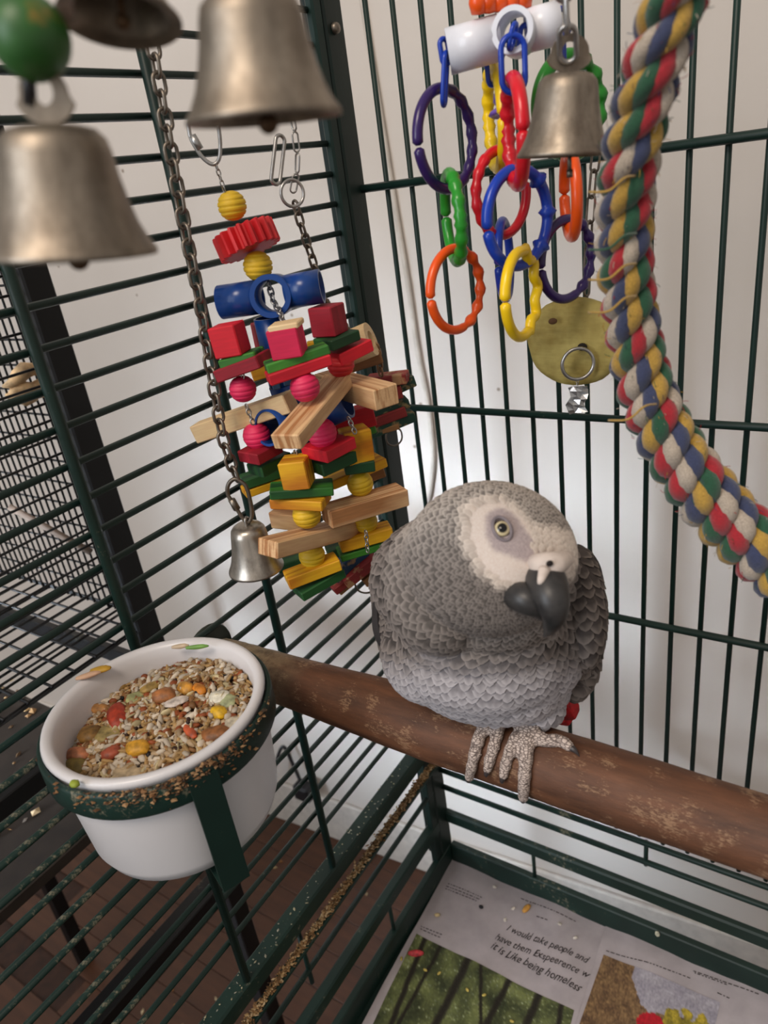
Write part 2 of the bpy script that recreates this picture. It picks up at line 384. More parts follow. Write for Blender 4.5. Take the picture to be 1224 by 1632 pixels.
# ------------------------------------------------------------------ newspapers on the tray
def ph(x, y): return -.0195 + .0012 * math.sin(x * 70 + y * 40) + .0010 * noise.noise(Vector((x * 45, y * 45, 2)))
PAPER = plain('newsprint', (176, 168, 172), .85, vary=.05, scale=35)
INK = plain('ink', (38, 32, 34), .8, vary=.02)
def paper(name, label, corners, z_off, nx=36, ny=30):
    a, bb, c, d = [Vector(q) for q in corners]; b = MB(); v = []; f = []
    for s in (0, -.0003):
        for j in range(ny + 1):
            for i in range(nx + 1):
                u, w_ = i / nx, j / ny; p = a.lerp(bb, u).lerp(d.lerp(c, u), w_)
                v.append(Vector((p.x, p.y, ph(p.x, p.y) + z_off + s)))
    o = (nx + 1) * (ny + 1)
    for j in range(ny):
        for i in range(nx):
            q = j * (nx + 1) + i; f.append((q, q + nx + 1, q + nx + 2, q + 1)); f.append((q + o, q + o + 1, q + o + nx + 2, q + o + nx + 1))
    b.add(v, f); ob = b.build(name, PAPER); tag(ob, label, 'newspaper'); return ob
def pz(px, py, z=-.0195): p = on_z(px, py, z); return Vector((p.x, p.y, 0))
pA = (pz(722, 1366), pz(968, 1470), pz(880, 1760), pz(545, 1690))
n1 = paper('newspaper', 'grey newspaper sheet with forest photo and handwriting on tray', pA, 0)
pB = (pz(967, 1468), pz(1330, 1622), pz(1280, 1860), pz(888, 1740))
n2 = paper('newspaper', 'second newspaper sheet overlapping at right, with red hat photo', pB, .0012)
PRINT = attr_mat('printed_photo', .8)
def photo(parent, corners, fn, zo, nx=120, ny=80, name='printed_photo'):
    a, bb, c, d = corners; v = []; f = []; cc = []
    for j in range(ny + 1):
        for i in range(nx + 1):
            u, w_ = i / nx, j / ny; p = a.lerp(bb, u).lerp(d.lerp(c, u), w_)
            v.append(Vector((p.x, p.y, ph(p.x, p.y) + zo))); cc.append(tuple(srgb(fn(u, w_))[:3]))
    for j in range(ny):
        for i in range(nx):
            q = j * (nx + 1) + i; f.append((q, q + nx + 1, q + nx + 2, q + 1))
    b = MB(); b.add(v, f, cc); return b.build(name, PRINT, parent)
def mix3(a, b, t): t = max(0, min(1, t)); return tuple(a[k] * (1 - t) + b[k] * t for k in range(3))
def forest(u, v):
    n = noise.noise(Vector((u * 9, v * 6, 0))); n2 = noise.noise(Vector((u * 45, v * 30, 4))); n3 = noise.noise(Vector((u * 110, v * 70, 9)))
    c = mix3((52, 58, 38), (118, 126, 76), .5 + n * .9 + n2 * .35)
    c = mix3(c, (150, 160, 130), n2 * n3 * 4 - .15 + .3 * n)
    for x0, lean, w_, in ((.06, .05, .018), (.17, -.05, .012), (.36, -.06, .026), (.44, .22, .012), (.62, -.08, .02), (.80, -.06, .024), (.93, .04, .016)):
        d = abs(u - x0 - lean * v + .004 * noise.noise(Vector((v * 9, x0, 0))))
        if d < w_: c = mix3(c, (38, 34, 28), 1.4 - d / w_)
    if v > .85: c = mix3(c, (92, 78, 50), .5)
    return tuple(x * (1 + .25 * n3) for x in c)
def redhat(u, v):
    n = noise.noise(Vector((u * 14, v * 10, 0))); n2 = noise.noise(Vector((u * 60, v * 40, 4)))
    c = mix3((92, 70, 52), (140, 112, 78), .5 + n * .6 + n2 * .6)
    if u > .28 and v < .34 + .1 * n and u - v * .6 > .22: c = mix3((150, 146, 158), (168, 164, 174), .5 + n)
    if u > .62 and v > .25 - .2 * n: c = mix3((112, 104, 40), (186, 164, 58), .5 + n + n2 * .4)
    dx, dy = (u - .53), (v - .62)
    if (dx / .11) ** 2 + ((v - .47) / .10) ** 2 < 1: c = (176, 30, 42)
    elif (dx / .085) ** 2 + ((v - .58) / .10) ** 2 < 1: c = (196, 148, 124)
    elif v > .64 and abs(dx + .02) < .12 + (v - .64) * .9: c = (66, 70, 92)
    return tuple(x * (1 + .2 * n2) for x in c)
photo(n1, (pz(664, 1488), pz(915, 1612), pz(880, 1755), pz(572, 1680)), forest, .0004)
photo(n2, (pz(962, 1522), pz(1148, 1598), pz(1110, 1760), pz(905, 1690)), redhat, .0016, 90, 70)
def surf_text(parent, txt, pa, pb, zo, name, size_fac=1.0, shear=.25, wt=0.0):
    cu = bpy.data.curves.new('tmp', 'FONT'); cu.body = txt; cu.size = 1; cu.shear = shear; cu.offset = wt; cu.resolution_u = 3
    ob = bpy.data.objects.new('tmp', cu); COL.objects.link(ob); bpy.context.view_layer.update()
    me = ob.to_mesh(); xs = [v.co.x for v in me.vertices]; wdt = max(xs)
    dx = (pb - pa); s = dx.length / wdt; ux = dx.normalized(); uy = Vector((-ux.y, ux.x, 0))
    b = MB(); pts = []
    for v in me.vertices:
        wob = .16 * noise.noise(Vector((v.co.x * .9, len(txt), 0))) + .07 * noise.noise(Vector((v.co.x * 3, 5, 0)))
        p = pa + ux * (v.co.x + .10 * noise.noise(Vector((v.co.x * 2, v.co.y * 3, 7)))) * s + uy * (v.co.y + wob) * s * size_fac; pts.append(Vector((p.x, p.y, ph(p.x, p.y) + zo)))
    b.add(pts, [tuple(q.vertices) for q in me.polygons]); ob.to_mesh_clear(); bpy.data.objects.remove(ob); bpy.data.curves.remove(cu)
    return b.build(name, INK, parent, False)
surf_text(n1, 'I would take people and', pz(806, 1482), pz(938, 1536), .0006, 'handwriting', 1.25, .38, .004)
surf_text(n1, 'have them Exspeerence w', pz(788, 1497), pz(938, 1560), .0006, 'handwriting', 1.2, .32, .004)
surf_text(n1, 'it is Like being homeless', pz(781, 1512), pz(925, 1582), .0006, 'handwriting', 1.25, .38, .004)
def small_print(parent, rows, zo):      # unreadable print in the photograph: fine broken strokes, no letters
    b = MB()
    for (x0, y0, x1, y1) in rows:
        a = pz(x0, y0); c = pz(x1, y1); d = c - a; L_ = d.length; ux = d.normalized(); uy = Vector((-ux.y, ux.x, 0)); s = 0
        while s < L_ - .002:
            l = random.uniform(.001, .004); q = [a + ux * s - uy * .0004, a + ux * (s + l) - uy * .0004, a + ux * (s + l) + uy * .0004, a + ux * s + uy * .0004]
            b.add([Vector((p.x, p.y, ph(p.x, p.y) + zo)) for p in q], [(0, 1, 2, 3)]); s += l + .0012
    return b.build('small_print', INK, parent, False, kind='stuff')
small_print(n1, [(714, 1408, 772, 1434), (711, 1412, 768, 1437), (710, 1416, 764, 1440), (671, 1476, 706, 1490), (670, 1480, 704, 1495), (830, 1431, 918, 1469), (855, 1461, 875, 1469)], .0006)
small_print(n2, [(1105, 1548, 1215, 1590), (1107, 1551, 1160, 1572), (1143, 1583, 1168, 1595), (966, 1516, 1100, 1560)], .0018)
# droppings and food bits on the paper
def pellet(name, p, size, m, label, cat, rz=0, group=None):
    v, f = lathe([(0, -1), (.55, -.9), (.9, -.5), (1, 0), (.9, .5), (.55, .9), (0, 1)], 10)
    Mx = Matrix.Translation(p) @ Matrix.Rotation(rz, 4, 'Z') @ Matrix.Diagonal((*size, 1)); me = bpy.data.meshes.new(name)
    v = [Matrix.Diagonal((*size, 1)) @ (Matrix.Rotation(math.pi / 2, 4, 'Y') @ q * (1 + .06 * math.sin(i * 7.3))) for i, q in enumerate(v)]
    me.from_pydata([tuple(q) for q in v], [], f); me.polygons.foreach_set('use_smooth', [True] * len(me.polygons))
    return tag(link_mesh(name, me, m, None, Matrix.Translation(p) @ Matrix.Rotation(rz, 4, 'Z')), label, cat, group)
def onp(px, py, h=.002): p = pz(px, py); return Vector((p.x, p.y, ph(p.x, p.y) + h))
PEL = lambda n, c: plain(n, c, .7, vary=.15, scale=300)
pellet('food_pellet', onp(663, 1521), (.0075, .003, .003), PEL('red_pellet', (190, 60, 66)), 'red rod-shaped food pellet on the edge of the forest photo', 'pellet', .5)
pellet('food_pellet', onp(839, 1449), (.0055, .0028, .0018), PEL('ochre_pellet', (204, 150, 70)), 'ochre food scrap above the handwriting on newspaper', 'food scrap', 1.3)
pellet('food_pellet', onp(767, 1449), (.0022, .0018, .0018), PEL('black_seed', (22, 20, 24)), 'single black seed on the blank top of newspaper', 'seed')
pellet('food_pellet', onp(697, 1459), (.003, .002, .0015), PEL('beige_scrap', (206, 184, 140)), 'beige seed husk near the left edge of newspaper', 'husk', .4)
pellet('food_pellet', on_y(1048, 1487, -.004) + Vector((0, -.001, 0)), (.002, .001, .0035), PEL('white_scrap', (206, 204, 180)), 'white scrap stuck on the green tray rim', 'scrap')
for k, (x, y) in enumerate(((788, 1414), (818, 1448), (805, 1466), (892, 1475), (917, 1496))):
    pellet('husk', onp(x, y, .0012), (.0022, .0016, .0008), PEL('pale_husk', (214, 206, 196)), ('pale husk nearest the top left corner of the newspaper', 'pale husk just left of the ochre food scrap', 'pale husk below the ochre scrap, above the handwriting', 'white husk right of the ochre food scrap', 'faint pale husk at the right end of the handwriting')[k], 'husk', k, 'pale husks on the newspaper')
for k, (x, y) in enumerate(((678, 1547), (700, 1552), (745, 1580), (772, 1588), (640, 1530), (816, 1628))):
    pellet('husk', onp(x, y, .0014), (.002, .0012, .0008), PEL('yellow_husk', (196, 176, 90)), ('yellow husk on the upper left of the forest photo', 'yellow husk beside the first one, a little to its right', 'yellow husk on a dark trunk in the forest photo', 'yellow husk right of the one on the dark trunk', 'yellow husk touching the red pellet at the photo edge', 'yellow husk at the very bottom edge of the picture')[k], 'husk', k * 1.3, 'yellow husks on the forest photo')

# ------------------------------------------------------------------ perch
PY, PZ = -.2196, .395
def perch_r(x): return float(np.interp(x, [-.01, .0, .02, .045, .10, .15, .22, .30, .5], [.011, .0125, .0135, .0140, .0158, .0168, .0163, .0153, .0155]))
m, N, L, B = new_mat('perch_bark'); v = coords(N, L, (26, 150, 150)); n = noise_tex(N, L, v, 1, 6, .65)
v2 = coords(N, L); f = noise_tex(N, L, coords(N, L, (420, 1300, 1300)), 1.0, 5, .8); p_ = noise_tex(N, L, v2, 80, 3)
gx = N.new('ShaderNodeSeparateXYZ'); L.new(v2, gx.inputs[0])
base = ramp(N, L, n, [(.3, (70, 43, 28)), (.7, (112, 72, 48))])
mm = N.new('ShaderNodeMath'); mm.operation = 'MULTIPLY'; L.new(f, mm.inputs[0]); L.new(p_, mm.inputs[1])
spk = ramp(N, L, mm.outputs[0], [(.30, (0, 0, 0)), (.35, (175, 175, 175))])
col = mixc(N, L, spk, base, srgb((186, 150, 116)))
bark = ramp(N, L, noise_tex(N, L, v2, 190, 6, .7), [(.3, (78, 62, 44)), (.7, (160, 140, 108))])
mr = N.new('ShaderNodeMapRange'); mr.inputs['From Min'].default_value = -.175; mr.inputs['From Max'].default_value = -.215; L.new(gx.outputs['X'], mr.inputs['Value'])
L.new(mixc(N, L, mr.outputs[0], col, bark), B.inputs['Base Color']); B.inputs['Roughness'].default_value = .6; bump(N, L, B, mm.outputs[0], .5, .001); BARK = m
perch = thing('perch', 'thick brown wooden branch perch running across under the parrot', 'perch', (.2, PY, PZ))
v = []; f = []; nx, sg = 150, 36
for i in range(nx + 1):
    x = .001 + .5 * i / nx; r = perch_r(x)
    for k in range(sg):
        th = 2 * math.pi * k / sg; n = noise.noise(Vector((x * 60, math.cos(th) * 2, math.sin(th) * 2)))
        n2 = noise.noise(Vector((x * 20, math.cos(th), math.sin(th) + 5)))
        rr = r * (1 + .03 * n2 + .012 * n); rr *= 1 + (.05 * noise.noise(Vector((x * 300, th * 3, 0))) if x < .045 else 0)
        v.append(Vector((x, PY + rr * math.cos(th), PZ + rr * math.sin(th))))
for i in range(nx):
    for k in range(sg): k2 = (k + 1) % sg; f.append((i * sg + k, (i + 1) * sg + k, (i + 1) * sg + k2, i * sg + k2))
f.append(tuple(range(sg))); f.append(tuple(nx * sg + k for k in range(sg - 1, -1, -1)))
me = bpy.data.meshes.new('branch'); org = Vector((.25, PY, PZ)); me.from_pydata([tuple(q - org) for q in v], [], f); me.polygons.foreach_set('use_smooth', [True] * len(me.polygons))
link_mesh('branch', me, BARK, perch, Matrix.Translation(org))
b = MB(); b.add(*xform(lathe([(.004, -.0015), (.0175, -.0015), (.0185, 0), (.0175, .0015), (.004, .0015)], 28), zframe(Vector((-.0075, PY, PZ + .002)), Vector((1, 0, 0))))); b.build('washer', painted_metal('washer_paint', (60, 66, 56), .9), perch, label='soiled round washer outside the bars')

# ------------------------------------------------------------------ feeding cup in its ring
cr, cx, cy, cz = .0490, .0568, -.3035, .443
hold = thing('cup_holder', 'dark green metal ring holder with flat strap gripping the cup', 'holder', (cx, cy, cz - .07))
b = MB(); b.add(*xform(lathe([(cr + .0012, -.0135), (cr + .0030, -.0135), (cr + .0036, -.0125), (cr + .0036, -.0012), (cr + .003, 0), (cr + .0012, 0), (cr + .0008, -.0135)], 72), Matrix.Translation((cx, cy, cz - .001)))); b.build('ring', GREEN_D, hold)
# the strap runs down from the ring on the side nearest the camera's right and under the cup to the bars
sa = math.radians(-22)
sd = Vector((math.cos(sa), math.sin(sa), 0)); st = Vector((-sd.y, sd.x, 0))
def strap(pts, w_, th, nm):
    b = MB(); v = []; f = []
    for p, nn in pts:
        for s, q in ((-1, 0), (1, 0), (1, 1), (-1, 1)): v.append(p + st * s * w_ / 2 + nn * q * th)
    for i in range(len(pts) - 1):
        for k in range(4): k2 = (k + 1) % 4; f.append((i * 4 + k, i * 4 + k2, i * 4 + 4 + k2, i * 4 + 4 + k))
    f.append((0, 1, 2, 3)); n_ = 4 * (len(pts) - 1); f.append((n_, n_ + 3, n_ + 2, n_ + 1)); b.add(v, f); return b.build(nm, GREEN_D, hold, False)
cc_ = Vector((cx, cy, 0))
strap([(cc_ + sd * (cr + .003) + UP * (cz - .004), sd), (cc_ + sd * (cr + .003) + UP * (cz - .067), sd), (cc_ + sd * (cr + .0005) + UP * (cz - .070), -UP)], .0125, .0016, 'strap')
strap([(cc_ + sd * (cr + .001) + UP * (cz - .0695), -UP), (cc_ + sd * .0 + UP * (cz - .071), -UP), (cc_ - sd * (cr - .0015) + UP * (cz - .071), -UP)], .0115, .0016, 'base_strap')
b = MB(); b.add(*tube([Vector((.0, cy, cz - .009)), Vector((.0075, cy, cz - .009))], .0035)); b.build('bracket', GREEN_D, hold)
crumbs(lambda g: (lambda a: Vector((cx + (cr + .0026 + g.uniform(-.001, .002)) * math.cos(a), cy + (cr + .0026 + g.uniform(-.001, .002)) * math.sin(a), cz - abs(g.normal(.001, .004)))))(g.normal(-.55, .42)), 520, [(126, 92, 60), (90, 62, 40), (150, 118, 84), (60, 48, 36)], .0011, 'dried_food', ('', ''), hold, 13)
cup = thing('food_cup', 'white round plastic food cup filled with seed mix', 'cup', (cx, cy, cz - .066))
b = MB(); hgt = .0665
prof = [(0, -hgt + .001), (.030, -hgt), (.037, -hgt + .001), (.0425, -hgt + .0045), (.0450, -hgt + .011), (.0468, -.03), (cr - .0004, -.014), (cr + .0002, -.001), (cr + .0012, .0008), (cr + .0006, .0024), (cr - .001, .003), (cr - .003, .0024), (cr - .0042, .0008), (cr - .0050, -.004), (cr - .0065, -.03), (.0385, -.05), (0, -.054)]
b.add(*xform(lathe(prof, 72), Matrix.Translation((cx, cy, cz)))); b.build('bowl', plain('white_cup_plastic', (216, 214, 216), .32, vary=.02, scale=10), cup)
# the seed mix: countless small seeds, heaped
SEEDM = attr_mat('seed_mix', .55, .2, 900)
def seed_h(x, y):
    dx, dy = x - cx, y - cy; r = math.hypot(dx, dy) / (cr - .005)
    # heaped towards the far, right side
    return cz - .0125 + .010 * (dx * .3 + dy * .95) / cr * .6 + .0045 * (1 - r * r) + .0016 * noise.noise(Vector((x * 90, y * 90, 0)))
b = MB(); v = []; f = []
for i in range(13):
    for k in range(36):
        r = (cr - .0052) * i / 12; th = k * math.pi / 18; x = cx + r * math.cos(th); y = cy + r * math.sin(th); v.append(Vector((x, y, seed_h(x, y) - .0012)))
for i in range(12):
    for k in range(36): k2 = (k + 1) % 36; f.append((i * 36 + k, i * 36 + 36 + k, i * 36 + 36 + k2, i * 36 + k2))
b.add(v, f, tuple(srgb((104, 78, 52))[:3]))
def ell_mesh(sz, seg=7, rings=4, point=0.0):
    v = []; f = []
    for i in range(rings + 1):
        t = math.pi * i / rings; x = -math.cos(t); r = math.sin(t) * (1 - point * x)
        for k in range(seg): a = 2 * math.pi * k / seg; v.append(Vector((x * sz[0], r * math.cos(a) * sz[1], r * math.sin(a) * sz[2])))
    for i in range(rings):
        for k in range(seg): k2 = (k + 1) % seg; f.append((i * seg + k, i * seg + k2, (i + 1) * seg + k2, (i + 1) * seg + k))
    return v, f
kinds = [((.0034, .0017, .0012), .4, (214, 200, 180), 17), ((.0026, .0015, .0011), .4, (186, 160, 126), 16), ((.0012, .0012, .0010), 0, (186, 148, 96), 22), ((.0036, .0010, .0009), .1, (176, 142, 92), 16),
         ((.0010, .0010, .0009), 0, (60, 36, 26), 12), ((.0022, .0018, .0010), .2, (140, 98, 58), 13), ((.003, .0024, .0006), 0, (208, 192, 150), 5), ((.0022, .002, .0012), 0, (156, 82, 44), 6), ((.0015, .0014, .0013), 0, (34, 30, 32), 3)]
wts = np.array([k[3] for k in kinds], float); wts /= wts.sum()
for _ in range(2600):
    r = (cr - .0062) * math.sqrt(rng.random()); th = rng.uniform(0, 6.283); x = cx + r * math.cos(th); y = cy + r * math.sin(th)
    sz, pt, c, _w = kinds[rng.choice(len(kinds), p=wts)]; vf = ell_mesh(sz, 6, 4, pt)
    Mx = Matrix.Translation((x, y, seed_h(x, y) + rng.uniform(-.0006, .0012))) @ Matrix.Rotation(rng.uniform(0, 6.28), 4, 'Z') @ Matrix.Rotation(rng.normal(0, .35), 4, 'Y') @ Matrix.Rotation(rng.uniform(0, 6.28), 4, 'X')
    k = rng.uniform(.58, .98); b.add(*xform(vf, Mx), tuple(q * k for q in srgb(c)[:3]))
tag(b.build('seed_mix', SEEDM, None), 'heap of small mixed seeds filling the white cup', 'seed mix', kind='stuff')
def cup_pt(px, py, dz=.0015):
    z = cz - .009
    for _ in range(6): p = on_z(px, py, z); z = seed_h(p.x, p.y) + dz
    return on_z(px, py, z)
bits = [('dried_fruit', (165, 1108), (.0065, .005, .0035), (158, 62, 58), 'dark pink round food disc at the left back of the cup', .3),
 ('dried_pepper', (187, 1140), (.0085, .0048, .0026), (186, 62, 34), 'red-orange dried pepper piece left of centre in the cup', -.6),
 ('corn_kernel', (220, 1192), (.0055, .0042, .003), (226, 164, 40), 'golden corn kernel in the front middle of the seed mix', .4),
 ('corn_kernel', (349, 1136), (.0042, .0034, .003), (236, 184, 24), 'bright yellow corn cube near the right side of cup', .1),
 ('corn_kernel', (296, 1097), (.0048, .0034, .0028), (232, 164, 60), 'pale orange corn kernel in the back half of the cup', -.2),
 ('corn_kernel', (318, 1098), (.0045, .0026, .002), (230, 140, 34), 'orange kernel just right of the pale corn kernel', -.3),
 ('pellet', (193, 1092), (.005, .0048, .003), (150, 112, 40), 'olive brown round pellet at the far left rim of mix', 0),
 ('pellet', (143, 1170), (.0055, .0052, .003), (142, 104, 48), 'brown disc pellet in the left front of the mix', 0),
 ('pellet', (121, 1222), (.006, .0052, .003), (132, 112, 50), 'large olive pellet at the front left wall of cup', 0),
 ('flake', (172, 1170), (.0065, .0055, .0012), (166, 146, 88), 'greenish tan flake beside the brown disc pellet', 0),
 ('flake', (217, 1112), (.005, .0046, .0012), (178, 180, 120), 'pale green flake above the red-orange pepper', .5),
 ('pumpkin_seed', (240, 1095), (.005, .0032, .0016), (176, 142, 70), 'tan pumpkin seed lying at the back middle of mix', 1.1),
 ('nut', (262, 1109), (.0058, .0044, .0034), (176, 110, 58), 'orange brown nut piece right of the pumpkin seed', .6),
 ('shell_flake', (281, 1118), (.0055, .0034, .001), (222, 208, 196), 'white shell flake in the middle of the seed mix', .9),
 ('shell_flake', (350, 1110), (.0052, .0044, .0012), (226, 220, 200), 'white shell flake near the right back rim', .3),
 ('flake', (363, 1116), (.005, .004, .0014), (176, 182, 136), 'pale green flake leaning on the white shell', -.6),
 ('nut', (345, 1170), (.0065, .0045, .003), (152, 94, 46), 'brown raisin-like piece at the right front of mix', .6),
 ('dried_fruit', (125, 1203), (.0058, .0042, .003), (196, 122, 82), 'salmon coloured dried fruit near the left front wall', .2),
 ('dried_fruit', (178, 1200), (.0045, .0035, .0025), (176, 82, 54), 'small red-brown fruit piece at the front left', .9),
 ('dried_fruit', (303, 1166), (.0052, .002, .0016), (206, 92, 50), 'thin orange-red strip in the right half of mix', -.3),
 ('flake', (205, 1232), (.0075, .005, .0012), (190, 168, 134), 'beige flake against the front wall of the cup', .2),
 ('flake', (376, 1152), (.0055, .0045, .0012), (204, 192, 168), 'whitish grey flake at the far right of mix', .2),
 ('nut', (160, 1130), (.0055, .003, .0025), (186, 130, 70), 'tan split nut between the pink disc and the pellet', .2)]
for nm, (x, y), sz, c, lab, rz in bits:
    pellet(nm, cup_pt(x, y), tuple(q * 1.05 for q in sz), plain(nm + '_skin', tuple(.86 * q + .10 * sum(c) / 3 - 8 for q in c), .55, vary=.18, scale=260, bmp=.3), lab, 'food', rz)
rimp = lambda px, py: on_z(px, py, cz + .0045)
pellet('pumpkin_seed', rimp(160, 1067), (.0052, .0026, .0014), plain('gold_seed', (196, 152, 50), .5), 'golden pumpkin seed on the left back rim of cup', 'seed', .7)
pellet('husk', rimp(141, 1076), (.0062, .0020, .0012), plain('pink_husk', (206, 166, 136), .6), 'pinkish husk on cup rim beside the golden pumpkin seed', 'husk', .9)
pellet('pasta_stick', rimp(314, 1031), (.006, .0012, .0012), plain('green_stick', (120, 168, 78), .5), 'green stick crumb on the back rim of the cup', 'crumb', .55)
pellet('pasta_stick', rimp(287, 1030), (.0045, .0014, .0012), plain('cream_stick', (206, 184, 156), .5), 'cream stick crumb on cup rim beside the green one', 'crumb', .6)
pellet('crumb', on_z(119, 1249, cz + .0045), (.0022, .0018, .0014), plain('lime_crumb', (146, 160, 50), .6), 'lime green crumb on the front left rim of cup', 'crumb')

# ================================================================== HANGING TOYS
def link_shape(L_, W_, r, seg=6, n=18, gap=False):
    pts = []
    for k in range(n):
        a = 2 * math.pi * k / n; x = math.cos(a) * W_ / 2; z = math.sin(a) * W_ / 2 + (1 if math.sin(a) > 0 else -1) * (L_ - W_) / 2; pts.append(Vector((x, 0, z)))
    return tube(pts, r, seg, closed=True)
def chain(parent, pts, L_, W_, r, m, name='chain_link', single=False, twist=.9):
    """links threaded along a polyline; each is its own part unless single"""
    P = spline(pts, 8); acc = [0]
    for i in range(1, len(P)): acc.append(acc[-1] + (P[i] - P[i - 1]).length)
    step = L_ - 2.6 * r; n = max(1, int(acc[-1] / step)); step = acc[-1] / n
    def at(s):
        s = max(0, min(acc[-1], s)); i = int(np.searchsorted(acc, s)); i = max(1, min(len(P) - 1, i)); t = (s - acc[i - 1]) / max(1e-9, acc[i] - acc[i - 1]); return P[i - 1].lerp(P[i], t)
    b0 = MB(); b0.add(*link_shape(L_, W_, r)); me = b0.mesh(name); me.materials.append(m); big = MB()
    for k in range(n):
        c = at((k + .5) * step); t = (at((k + 1) * step) - at(k * step)).normalized()
        Mx = zframe(c, t, H) @ Matrix.Rotation(twist + (math.pi / 2 if k % 2 else 0) + random.uniform(-.12, .12), 4, 'Z')
        if single: big.add(*xform(link_shape(L_, W_, r, 5, 12), Mx))
        else: link_mesh(name, me, m, parent, Mx)
    if single: big.build('fine_chain', m, parent, kind='stuff')
def oval(parent, c, w_, h_, r, m, name, yaw=0, tilt=0, label=None):
    b = MB(); b.add(*link_shape(h_, w_, r, 8, 28)); return link_mesh(name, b.mesh(name), m, parent, hframe(c, yaw, tilt), label)
def hframe(c, yaw=0, tilt=0, pitch=0):
    """local X to the camera's right (horizontal), local Y away, local Z up; degrees"""
    d_ = c - C; f_ = Vector((d_.x, d_.y, 0)).normalized(); h_ = Vector((f_.y, -f_.x, 0))
    return axes(c, h_, f_, UP) @ Matrix.Rotation(math.radians(yaw), 4, 'Z') @ Matrix.Rotation(-math.radians(tilt), 4, 'Y') @ Matrix.Rotation(math.radians(pitch), 4, 'X')
def bell(parent, top, R_, hgt, axis, m, seg=48, clap=True, eye=None, wall=.0007):
    """bell hanging from top along axis"""
    prof_o = [(0, 0), (.34, -.0), (.50, -.03), (.60, -.10), (.64, -.20), (.68, -.38), (.74, -.56), (.82, -.74), (.91, -.87), (.985, -.945), (1.0, -.965), (1.0, -1.0), (.985, -1.0)]
    P = [(r * R_, z * hgt) for r, z in prof_o]; Q = [(max(0, r * R_ - wall * 1.6), z * hgt - wall * 1.5) for r, z in prof_o[:-2]][::-1]
    Mx = zframe(top, -axis); b = MB(); b.add(*lathe(P + [(P[-1][0] - wall, -hgt)] + [(q[0], max(q[1], -hgt + .0003)) for q in Q], seg))
    o = link_mesh('bell_body', b.mesh('bell_body'), m, parent, Mx)
    if clap:
        b = MB(); b.add(*tube([Vector((0, 0, -hgt * .1)), Vector((R_ * .05, 0, -hgt * .98))], .0007, 6)); b.add(*xform(ell_mesh((R_ * .13,) * 3, 12, 8), Matrix.Translation((R_ * .05, 0, -hgt * 1.03))))
        link_mesh('clapper', b.mesh('clapper'), RUST, parent, Mx)
    if eye:
        b = MB(); v = []; f = []; n = 20; ew, eh, th = eye
        for y in (-th, th):
            for k in range(n):
                a = 2 * math.pi * k / n; wz = eh * .55 + math.sin(a) * eh * .55; wx = math.cos(a) * ew * (1 if math.sin(a) > -.2 else 1.25); v.append(Vector((wx, y, wz)))
            for k in range(n): a = 2 * math.pi * k / n; v.append(Vector((math.cos(a) * ew * .42, y, eh * .62 + math.sin(a) * eh * .26)))
        for k in range(n):
            k2 = (k + 1) % n
            f += [(k, k2, n + k2, n + k), (2 * n + k2, 2 * n + k, 3 * n + k, 3 * n + k2), (k2, k, 2 * n + k, 2 * n + k2), (n + k, n + k2, 3 * n + k2, 3 * n + k)]
        b.add(v, f); z = axis.normalized(); x = (H - z * H.dot(z)).normalized()
        link_mesh('bell_eye', b.mesh('bell_eye', False), m, parent, axes(top - (-z) * 0, x, (-z).cross(x) * 1, -z))
    return o
DOWNV = -UP
# ---- near bells (close to the lens)
def near_bell(px_top, px_bot, D, Rpx, label, eye=True, m=BELL):
    a = V(*px_top, D); c = V(*px_bot, D); ax = (c - a).normalized(); h_ = (c - a).length
    t = thing('hanging_bell', label, 'bell', a)
    bell(t, a, Rpx * pxm(c), h_, ax, m, eye=(.0042, .0085, .0006) if eye else None); return t, a
t, a = near_bell((394, -14), (422, 192), .150, 124, 'near large bell at top centre, hanging over the toy', True)
b = MB(); b.add(*tube([a, a + UP * .06], .0012)); b.build('hanger_wire', STEEL, t)
t, a = near_bell((80, 200), (120, 408), .150, 128, 'near large bell at left below the green wooden bead', True)
g_b = V(48, 60, .150)
t2 = thing('wooden_bead', 'green and ochre round wooden bead above the left near bell', 'bead', g_b)
b = MB(); b.add(*ell_mesh((.0066, .0068, .0068), 28, 16)); m, N, L, B = new_mat('green_ochre_paint'); nn = noise_tex(N, L, coords(N, L), 110, 3)
L.new(ramp(N, L, nn, [(.42, (38, 84, 34)), (.6, (44, 96, 36)), (.72, (142, 112, 42))]), B.inputs['Base Color']); B.inputs['Roughness'].default_value = .45
link_mesh('bead', b.mesh('bead'), m, t2, hframe(g_b))
b = MB(); b.add(*tube([g_b + UP * .05, V(46, 130, .15), V(48, 168, .15)], .0012)); b.build('hook_wire', BLK, t2)
# third near bell, seen from below at the top edge
a = V(186, -60, .160); c = V(199, 42, .160)
t3 = thing('hanging_bell', 'near bell cut by the top edge, showing its rusty mouth', 'bell', a)
bell(t3, a, 94 * pxm(c), (c - a).length, ((c - a).normalized() - FH * .30).normalized(), BELL, eye=None)
b = MB(); b.add(*tube([a, a + UP * .05], .0012)); b.build('hanger_wire', STEEL, t3)

